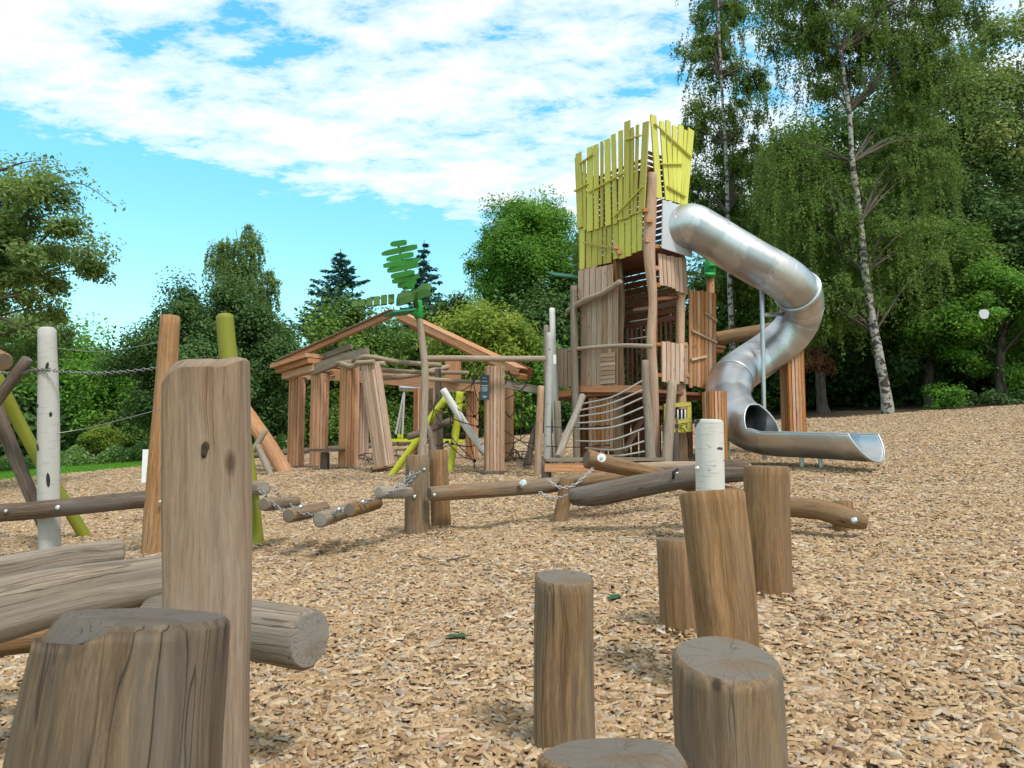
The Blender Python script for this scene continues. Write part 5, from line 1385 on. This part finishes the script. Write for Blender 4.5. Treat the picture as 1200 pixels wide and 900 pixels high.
tree('broadleaf_tree', 'broad round dark green tree behind the orange-brown and olive posts', 'tree', 248, 428, 27.5, 215, 195, .10, 150, 640, 1.1, 'l_dark', 35, .35, group=GT, inner=.5)
tree('broadleaf_tree', 'dark tree top joined to the round dark tree on the temple side', 'tree', 330, 445, 30, 90, 190, .14, 50, 380, 1.1, 'l_dark', 36, .2, group=GT)
tree('broadleaf_tree', 'rounded green tree behind the temple ridge on the conifer side', 'tree', 408, 448, 35, 130, 180, .17, 80, 400, 1.4, 'l_mid', 38, .3, group=GT)
tree('broadleaf_tree', 'low green tree seen through the temple frame', 'tree', 450, 465, 38, 190, 150, .2, 70, 380, 1.6, 'l_mid', 39, .3, group=GT)
tree('broadleaf_tree', 'dark tree filling the gap below the slim conifer', 'tree', 520, 420, 40, 120, 150, .2, 60, 380, 1.5, 'l_dark', 40, .3, group=GT)
tree('broadleaf_tree', 'bright yellow-green tree behind the gable of the temple', 'tree', 565, 430, 30, 125, 165, .11, 80, 520, 1.0, 'l_yellow', 41, .2, group=GT, asp=1.6)
tree('broadleaf_tree', 'yellow-green feathery tree beside the silver birch poles of the tower', 'tree', 615, 445, 31, 90, 130, .13, 44, 380, 1.0, 'l_fresh', 42, .2, group=GT, asp=1.6)
tree('broadleaf_tree', 'tall full green tree between the leaf pole and the lime crown of the tower', 'tree', 622, 318, 37, 150, 185, .12, 150, 640, 1.15, 'l_fresh', 43, .4, group=GT)
tree('broadleaf_tree', 'shaded middle storey tree under the tall full green one', 'tree', 650, 410, 35, 170, 170, .17, 80, 420, 1.4, 'l_dark', 44, .3, group=GT)
tree('broadleaf_tree', 'dark green tree directly behind the platform of the play tower', 'tree', 740, 420, 36, 200, 210, .18, 90, 420, 1.5, 'l_dark', 45, .3, group=GT)
tree('broadleaf_tree', 'green tree behind the cross beam and the lower tube slide', 'tree', 850, 410, 35, 150, 220, .17, 90, 420, 1.4, 'l_mid', 46, .3, group=GT)
tree('hedge', 'clipped looking hedge at the back of the temple', 'hedge', 420, 505, 30, 220, 66, .11, 70, 380, .8, 'l_mid', 47, .1, group=None, stem=False, depth=.3)
tree('hedge', 'dark hedge at the back between temple and tower', 'hedge', 630, 478, 33, 240, 60, .13, 70, 380, .9, 'l_dark', 48, .1, stem=False, depth=.3)
# right-hand side
tree('broadleaf_tree', 'huge dark tree with pale flower tufts in the top corner behind the birches', 'tree', 1200, 205, 38, 275, 410, .17, 210, 560, 1.6, 'l_tuft', 51, .5, group=GT, inner=.5)
tree('broadleaf_tree', 'deep green tree beneath the huge tufted one', 'tree', 1165, 300, 34, 190, 210, .17, 90, 420, 1.4, 'l_dark', 52, .3, group=GT)
tree('broadleaf_tree', 'fresh green tree leaning over the chips at the edge of the picture', 'tree', 1170, 375, 29, 190, 140, .10, 90, 600, .95, 'l_fresh', 53, .2, group=GT, squash=.5)
tree('broadleaf_tree', 'mid-green tree with layered boughs behind the white-barked birch', 'tree', 1085, 345, 31, 170, 190, .105, 100, 600, 1.05, 'l_mid', 54, .2, group=GT, squash=.5)
tree('broadleaf_tree', 'olive-leaved tree between the tube slide and the white-barked birch', 'tree', 960, 330, 31, 160, 200, .105, 100, 600, 1.05, 'l_olive', 55, .2, group=GT, squash=.6)
tree('broadleaf_tree', 'dense dark backdrop tree high behind the two birches', 'tree', 1000, 250, 40, 260, 280, .2, 120, 420, 1.7, 'l_dark', 56, .4, group=GT)
tree('broadleaf_tree', 'full mid-green tree filling the gap between the two birches', 'tree', 925, 275, 38, 165, 300, .15, 120, 520, 1.4, 'l_mid', 66, .3, group=GT)
tree('broadleaf_tree', 'full mid-green tree showing between the white-barked birch and the huge tufted tree', 'tree', 1075, 215, 39, 150, 280, .15, 110, 520, 1.4, 'l_mid', 67, .3, group=GT)
tree('broadleaf_tree', 'shadowed understorey tree behind the foot of the birch', 'tree', 1040, 420, 35, 330, 110, .18, 90, 380, 1.3, 'l_dark', 57, .2, group=GT)
tree('broadleaf_tree', 'shadowed understorey tree at the far edge of the chips', 'tree', 1230, 415, 34, 240, 110, .18, 70, 380, 1.3, 'l_dark', 58, .2, group=GT)
tree('bush', 'copper-leaved bush in the dark wood edge behind the slide', 'bush', 952, 425, 29, 50, 34, .1, 16, 110, .5, 'l_copper', 59, .05, group=None, stem=False)
tree('bush', 'small leafy green bush at the border of the chips near the birch trunk', 'bush', 1108, 466, 27.5, 48, 26, .09, 18, 130, .4, 'l_fresh', 60, .05, stem=False)
tree('bush', 'low dark bush at the border of the chips beyond the small green one', 'bush', 1165, 470, 28.5, 100, 24, .1, 20, 110, .5, 'l_dark', 61, .05, stem=False)
# trees beyond the frame that also close the view from a step to the side
tree('broadleaf_tree', 'tree at the far end of the lawn beyond the loose-crowned one', 'tree', -140, 400, 33, 240, 280, .2, 90, 380, 1.7, 'l_mid', 62, .4)
tree('broadleaf_tree', 'tree standing past the wood edge on the uphill side', 'tree', 1420, 260, 32, 260, 380, .2, 100, 380, 1.7, 'l_mid', 63, .4)

# birches with hanging twigs
def birch(label, D, trunk, crown, nst, seed, leaf=.085, r0=.22, mat='l_birch', nclump=60, per=300, back=1.3):
    rng = np.random.default_rng(seed)
    tp = [P(*q, D) for q in trunk]; b = tp[0]; zg = plane_z(b.x, b.y)
    root = thing('birch_tree', label, 'tree', (b.x, b.y, zg), None)
    mb = MB(); ml = MB(); n = len(tp); tp[0].z = zg - .1
    tube(mb, tp, [r0 * (1.35 if i == 0 else (1 - .88 * i / (n - 1))) for i in range(n)], seg=16, n=50, wob=.10, ends=False)
    P_ = []; N_ = []; A_ = []; LC = []
    for (px, py, rx, ry, w) in crown:
        c = P(px, py, D + back); RX = rx / F * D; RZ = ry / F * D
        k = max(3, int(nclump * w)); cc, pos, nrm, lc = clumps(c, (RX, RX * .85, RZ), k, per, .55, rng, .2, .8)
        P_.append(pos); N_.append(nrm); LC.append(lc); A_.append(rng.normal(size=pos.shape) * .8 + np.array([0, 0, -1.]))
        # limbs
        for i in rng.choice(len(cc), max(2, int(len(cc) * .4)), replace=False):
            t = Vector(cc[i]); s = min(tp, key=lambda q: abs(q.z - (t.z - .9 - .25 * (t - q).length))); s = s if s.z < t.z else tp[max(0, n // 2)]
            m = s.lerp(t, .55) + Vector((0, 0, .12 * (t - s).length)); tube(ml, [s, m, t], [.045, .022, .006], seg=5, n=6, ends=False)
        # hanging strands
        ns = int(nst * w); d = unit(rng.normal(size=(ns, 3))); st = d * rng.uniform(.5, 1.02, (ns, 1)) * np.array([RX, RX * .85, RZ]) + np.array(c)
        for i in range(ns):
            L = rng.uniform(.4, 1.7); m = int(L / .028); u = np.linspace(0, 1, m)[:, None]
            drift = d[i] * np.array([1, 1, 0]) * .25
            p = st[i] + u * np.array([0, 0, -L]) + drift * np.sin(u * 1.5) + rng.normal(size=(m, 3)) * .045
            P_.append(p); N_.append(rng.normal(size=(m, 3))); A_.append(np.tile([0, 0, -1.], (m, 1)) + rng.normal(size=(m, 3)) * .5); LC.append(np.clip(rng.normal(.45 + rng.uniform(-.2, .2), .18, m), 0, 1))
    pos = np.concatenate(P_); v, l, s, a = leaf_cards(pos, np.concatenate(N_), leaf, np.concatenate(LC), 1.5, rng, np.concatenate(A_))
    np_obj('crown', v, l, s, a, M[mat], root, ORG[root.name]); mb.build('trunk', M['birchtree'], root); ml.build('limbs', M['bark'], root)
birch('white-barked birch with a slightly bent trunk standing at the border of the chips', 25.5, [(1041, 486), (1037, 455), (1025, 390), (1014, 320), (1008, 260), (999, 190), (995, 130), (985, 60), (975, -20), (965, -120)],
      [(1000, 60, 90, 70, .9), (950, -40, 110, 90, .8), (1040, -20, 110, 90, .8), (925, 190, 45, 70, .35), (960, 250, 75, 60, .7), (1060, 190, 70, 70, .7), (1085, 90, 60, 60, .5), (1030, 300, 80, 50, .6), (965, 350, 70, 35, .4), (1100, 10, 60, 70, .4), (930, 20, 45, 60, .3)], 300, 71, per=330, leaf=.072, r0=.18)
birch('slender birch with airy hanging foliage right behind the lime crown of the tower', 31, [(862, 480), (858, 400), (855, 330), (853, 250), (850, 170), (845, 90), (842, 10), (840, -60)],
      [(835, 60, 42, 60, .5), (850, -10, 60, 50, .5), (825, 140, 40, 40, .35), (865, 190, 40, 60, .5), (815, 215, 28, 35, .2), (880, 110, 25, 50, .25), (870, 290, 50, 60, .6), (845, 240, 30, 40, .3)], 200, 72, leaf=.085, r0=.14, per=260)

birch('feathery pale birch top rising above the round dark tree', 44, [(292, 520), (290, 420), (286, 340), (280, 290), (276, 268)], [(262, 300, 20, 26, .5), (292, 290, 18, 26, .45), (282, 330, 34, 30, .7), (312, 335, 14, 22, .3), (285, 375, 40, 40, .6)], 170, 73, leaf=.11, r0=.10, per=90, mat='l_feather', nclump=40, back=-.4)
# conifers
def conifer(label, px, ytop, ybase, D, wpx, seed):
    rng = np.random.default_rng(seed); t = P(px, ytop, D); R = wpx / 2 / F * D; H = (ybase - ytop) / F * D
    zg = plane_z(t.x, t.y); root = thing('conifer', label, 'tree', (t.x, t.y, zg), None)
    P_ = []; N_ = []; A_ = []
    nt = 17
    for i in range(nt):
        u = (i + .6) / nt; z = t.z - u * H; r = R * 1.15 * (u ** .7) * rng.uniform(.75, 1.1); nb = 6 + int(u * 6)
        for b_ in range(nb):
            a = rng.uniform(0, 6.283); L = r * rng.uniform(.65, 1.12); m = int(8 + L * 20); s = rng.uniform(.05, 1, m)[:, None]
            d = np.array([math.cos(a), math.sin(a), 0]); side = np.array([-d[1], d[0], 0])
            p = np.array([t.x, t.y, z]) + d * L * s + np.array([0, 0, 1.]) * (-.32 * L * s + .3 * L * s ** 3) + side * rng.normal(size=(m, 1)) * .16 * L * (1 - s * .7) + rng.normal(size=(m, 3)) * .04
            P_.append(p); N_.append(np.tile([0, 0, 1.], (m, 1)) + rng.normal(size=(m, 3)) * .4); A_.append(np.tile(d, (m, 1)) + side * rng.normal(size=(m, 1)) * .6)
    pos = np.concatenate(P_); v, l, s, a = leaf_cards(pos, np.concatenate(N_), .26, rng.random(len(pos)), 1.6, rng, np.concatenate(A_))
    np_obj('crown', v, l, s, a, M['l_conifer'], root, ORG[root.name])
    mb = MB(); tube(mb, [(t.x, t.y, zg - .1), (t.x, t.y, (zg + t.z) / 2), (t.x, t.y, t.z + .2)], [.35, .22, .02], seg=8, n=10, ends=False); mb.build('trunk', M['bark'], root)
conifer('blue-green conifer with a pointed top above the temple eave', 399, 295, 395, 50, 112, 81)
conifer('slim blue-green conifer just behind the upright green leaf', 497, 284, 400, 54, 74, 82)

# woodland closing the view behind the single trees
def mass(name, label, pts, n, leaf, mat, seed, kind='stuff'):
    rng = np.random.default_rng(seed); Pn = []; Nn = []; L = []
    for (x, y, rx, ry, h) in pts:
        c, pos, nrm, lc = clumps((x, y, plane_z(x, y) * (1 if math.hypot(x, y) < 70 else 70 / math.hypot(x, y)) + h * .48), (rx, ry, h * .5), n, 130, 1.5, rng, .6)
        Pn.append(pos); Nn.append(nrm); L.append(lc)
    pos = np.concatenate(Pn); v, l, s, a = leaf_cards(pos, np.concatenate(Nn), leaf, np.concatenate(L), 1.2, rng)
    o = np_obj(name, v, l, s, a, M[mat]); tag(o, label, 'woodland', kind=kind)
W = []
for i in range(26):
    a = math.radians(-52 + i * 4.3); R = 46 + 3 * math.sin(i * 2.1); hh = 5.2 + 1.2 * math.sin(i * 1.3) + (4 if i > 17 else 0) + (1.8 if i > 24 else 0)
    if i < 8: hh = 6.0
    W.append((R * math.sin(a), R * math.cos(a), 3.2, 2.5, hh))
for i in range(34):
    a = math.radians(-50 + i * 3.1); W.append((41.5 * math.sin(a), 41.5 * math.cos(a), 2.0, 1.2, 3.0 + .6 * math.sin(i * 1.7)))
mass('woodland', 'dark woodland closing the view behind the single trees', W, 70, .32, 'l_dark', 91)
# flower bed beyond the lawn
def bedmass():
    rng = np.random.default_rng(15); n = 26000
    u = rng.uniform(0, 1, n); x = -24 + u * 15.5; y = 26.3 + (x + 17) * .16 + rng.uniform(0, 2.6, n)
    h = rng.uniform(0, 1, n) ** .7 * (.52 + .16 * np.sin(x * 2.1) + .14 * np.sin(x * 5 + y * 3)); z = plane_z(x, y) + h
    v, l, s, a = leaf_cards(np.c_[x, y, z], rng.normal(size=(n, 3)) + np.array([0, -.3, .6]), .09, np.clip(rng.random(n) * .9 + (rng.random(n) < .10) * .3 * (h > .3), 0, 1), 1.3, rng)
    tag(np_obj('flower_bed', v, l, s, a, M['l_flower']), 'green planting with small pale flowers along the far side of the lawn', 'planting', kind='stuff')
bedmass()
tree('bush', 'round yellow-green bush at the end of the flower bed', 'bush', 116, 522, 30, 42, 42, .08, 26, 200, .45, 'l_yellow', 64, .05, stem=False, low=-.3)
tree('bush', 'blue-green bush behind the round yellow-green one', 'bush', 140, 500, 33, 70, 66, .11, 34, 220, .7, 'l_mid', 65, .05, stem=False)
# small pale plate hanging among the branches, and a bird feeder below the trees
hs = thing('hanging_plate', 'small pale blue-grey rounded plate hanging among the boughs', 'plate', P(1153, 367, 26.5))
mb = MB(); c = P(1153, 367, 26.5); vs = []
n = 16
out = []
for k in range(n):
    a = 2 * math.pi * k / n; out.append((math.cos(a) * .19, math.sin(a) * .14 - (.07 if math.sin(a) < -.6 else 0)))
for s in (-1, 1): vs += [c + Vector((x, s * .015, z)) for x, z in out]
mb.add(vs, [list(range(n)), list(range(2 * n - 1, n - 1, -1))] + [[k, n + k, n + (k + 1) % n, (k + 1) % n] for k in range(n)], vs, .5); mb.build('plate', M['plate'], hs)
mb = MB(); tube(mb, [c + Vector((0, 0, .1)), c + Vector((.3, .2, .7)), c + Vector((.9, .6, 1.0))], .012, seg=5, n=8, ends=False); mb.build('cord', M['blackrope'], hs)

# ------------------------------------------------------------------ light, sky, camera
SUN_AZ = math.radians(146)    # measured from +Y towards +X
SUN_EL = math.radians(54)
sd = Vector((math.sin(SUN_AZ) * math.cos(SUN_EL), math.cos(SUN_AZ) * math.cos(SUN_EL), math.sin(SUN_EL)))
ld = bpy.data.lights.new('sun', 'SUN'); ld.energy = 2.5; ld.angle = math.radians(11); ld.color = (1, .95, .88)
lo = bpy.data.objects.new('sun', ld); COL.objects.link(lo); lo.rotation_euler = sd.to_track_quat('Z', 'Y').to_euler(); lo.location = (10, -10, 20)

w = bpy.data.worlds.new('World'); SC.world = w; w.use_nodes = True
nt = w.node_tree; nt.nodes.clear()
class WN(NT):
    def __init__(s): s.t = nt
t = WN()
sky = t.n('ShaderNodeTexSky'); sky.sky_type = 'NISHITA'; sky.sun_disc = False; sky.sun_elevation = SUN_EL; sky.sun_rotation = SUN_AZ
sky.air_density = 1.0; sky.dust_density = .6; sky.ozone_density = 1.0
tc = t.n('ShaderNodeTexCoord').outputs['Generated']
sx = t.n('ShaderNodeSeparateXYZ'); t.l(tc, sx.inputs[0])
zc = t.math('ADD', t.math('MAXIMUM', sx.outputs[2], 0.), .10)
cb = t.n('ShaderNodeCombineXYZ'); t.l(t.math('DIVIDE', sx.outputs[0], zc), cb.inputs[0]); t.l(t.math('DIVIDE', sx.outputs[1], zc), cb.inputs[1])
rotm = t.n('ShaderNodeMapping'); rotm.inputs['Rotation'].default_value = (0, 0, math.radians(38)); rotm.inputs['Scale'].default_value = (.8, 1.25, 1); rotm.inputs['Location'].default_value = (3.1, 1.7, 0)
t.l(cb.outputs[0], rotm.inputs['Vector'])
n1 = t.noise(rotm.outputs[0], 1.9, 10, .62, .25)
n2 = t.noise(rotm.outputs[0], 8.5, 9, .68, .15)
nn_ = t.math('ADD', t.math('MULTIPLY', n1, .60), t.math('MULTIPLY', n2, .40))
edge = t.math('SUBTRACT', sx.outputs[2], t.math('ADD', .30, t.math('MULTIPLY', sx.outputs[0], -.13)))
cov = t.math('MULTIPLY', edge, 3.2)
covc = t.math('MINIMUM', t.math('MAXIMUM', cov, -.22), .05)
high = t.math('MULTIPLY', t.math('MAXIMUM', t.math('SUBTRACT', sx.outputs[2], .56), 0.), .8)  # unseen cloud overhead, added to make the diffuse light more neutral
back = t.math('MULTIPLY', t.math('MAXIMUM', t.math('MULTIPLY', sx.outputs[1], -1.), 0.), .35)  # more added cloud behind the camera, out of view, for the same fill light
covc = t.math('ADD', covc, t.math('MINIMUM', t.math('ADD', high, back), .2))
m_ = t.math('ADD', nn_, covc)
cl = t.ramp(m_, [(.46, (0, 0, 0)), (.51, (.55, .55, .55)), (.60, (1, 1, 1))])
zf = t.math('MULTIPLY', t.math('SUBTRACT', sx.outputs[2], .20), 3.6, True)
grade = t.mix(zf, (1.15, 1.66, 1.36), (.85, 2.12, 2.15))
skyc = t.mix(1., sky.outputs[0], grade, 'MULTIPLY')
skyc = t.mix(1., skyc, (1.35, 1.35, 1.35), 'MULTIPLY')
cloudc = t.mix(n2, (7.6, 8.6, 9.0), (9.8, 10.0, 10.1))
allc = t.mix(t.math('MULTIPLY', cl, .95), skyc, cloudc)
bg = t.n('ShaderNodeBackground'); bg.inputs['Strength'].default_value = .10; t.l(allc, bg.inputs['Color'])
wo = t.n('ShaderNodeOutputWorld'); t.l(bg.outputs[0], wo.inputs[0])

cam = bpy.data.cameras.new('camera'); co = bpy.data.objects.new('camera', cam); COL.objects.link(co)
co.location = (0, 0, CAMZ); co.rotation_euler = (math.radians(90) + PITCH, 0, 0)
cam.sensor_fit = 'HORIZONTAL'; cam.sensor_width = 36; cam.lens = F / 1200 * 36; cam.clip_end = 900; cam.clip_start = .05
cam.dof.use_dof = True; cam.dof.focus_distance = 9; cam.dof.aperture_fstop = 11.0
SC.camera = co
SC.view_settings.view_transform = 'Standard'; SC.view_settings.look = 'None'; SC.view_settings.gamma = 1; SC.view_settings.exposure = 0.3
SC.render.engine = 'CYCLES'
SC.cycles.max_bounces = 6; SC.cycles.diffuse_bounces = 3; SC.cycles.glossy_bounces = 3; SC.cycles.transmission_bounces = 3; SC.cycles.transparent_max_bounces = 4
SC.cycles.use_denoising = True
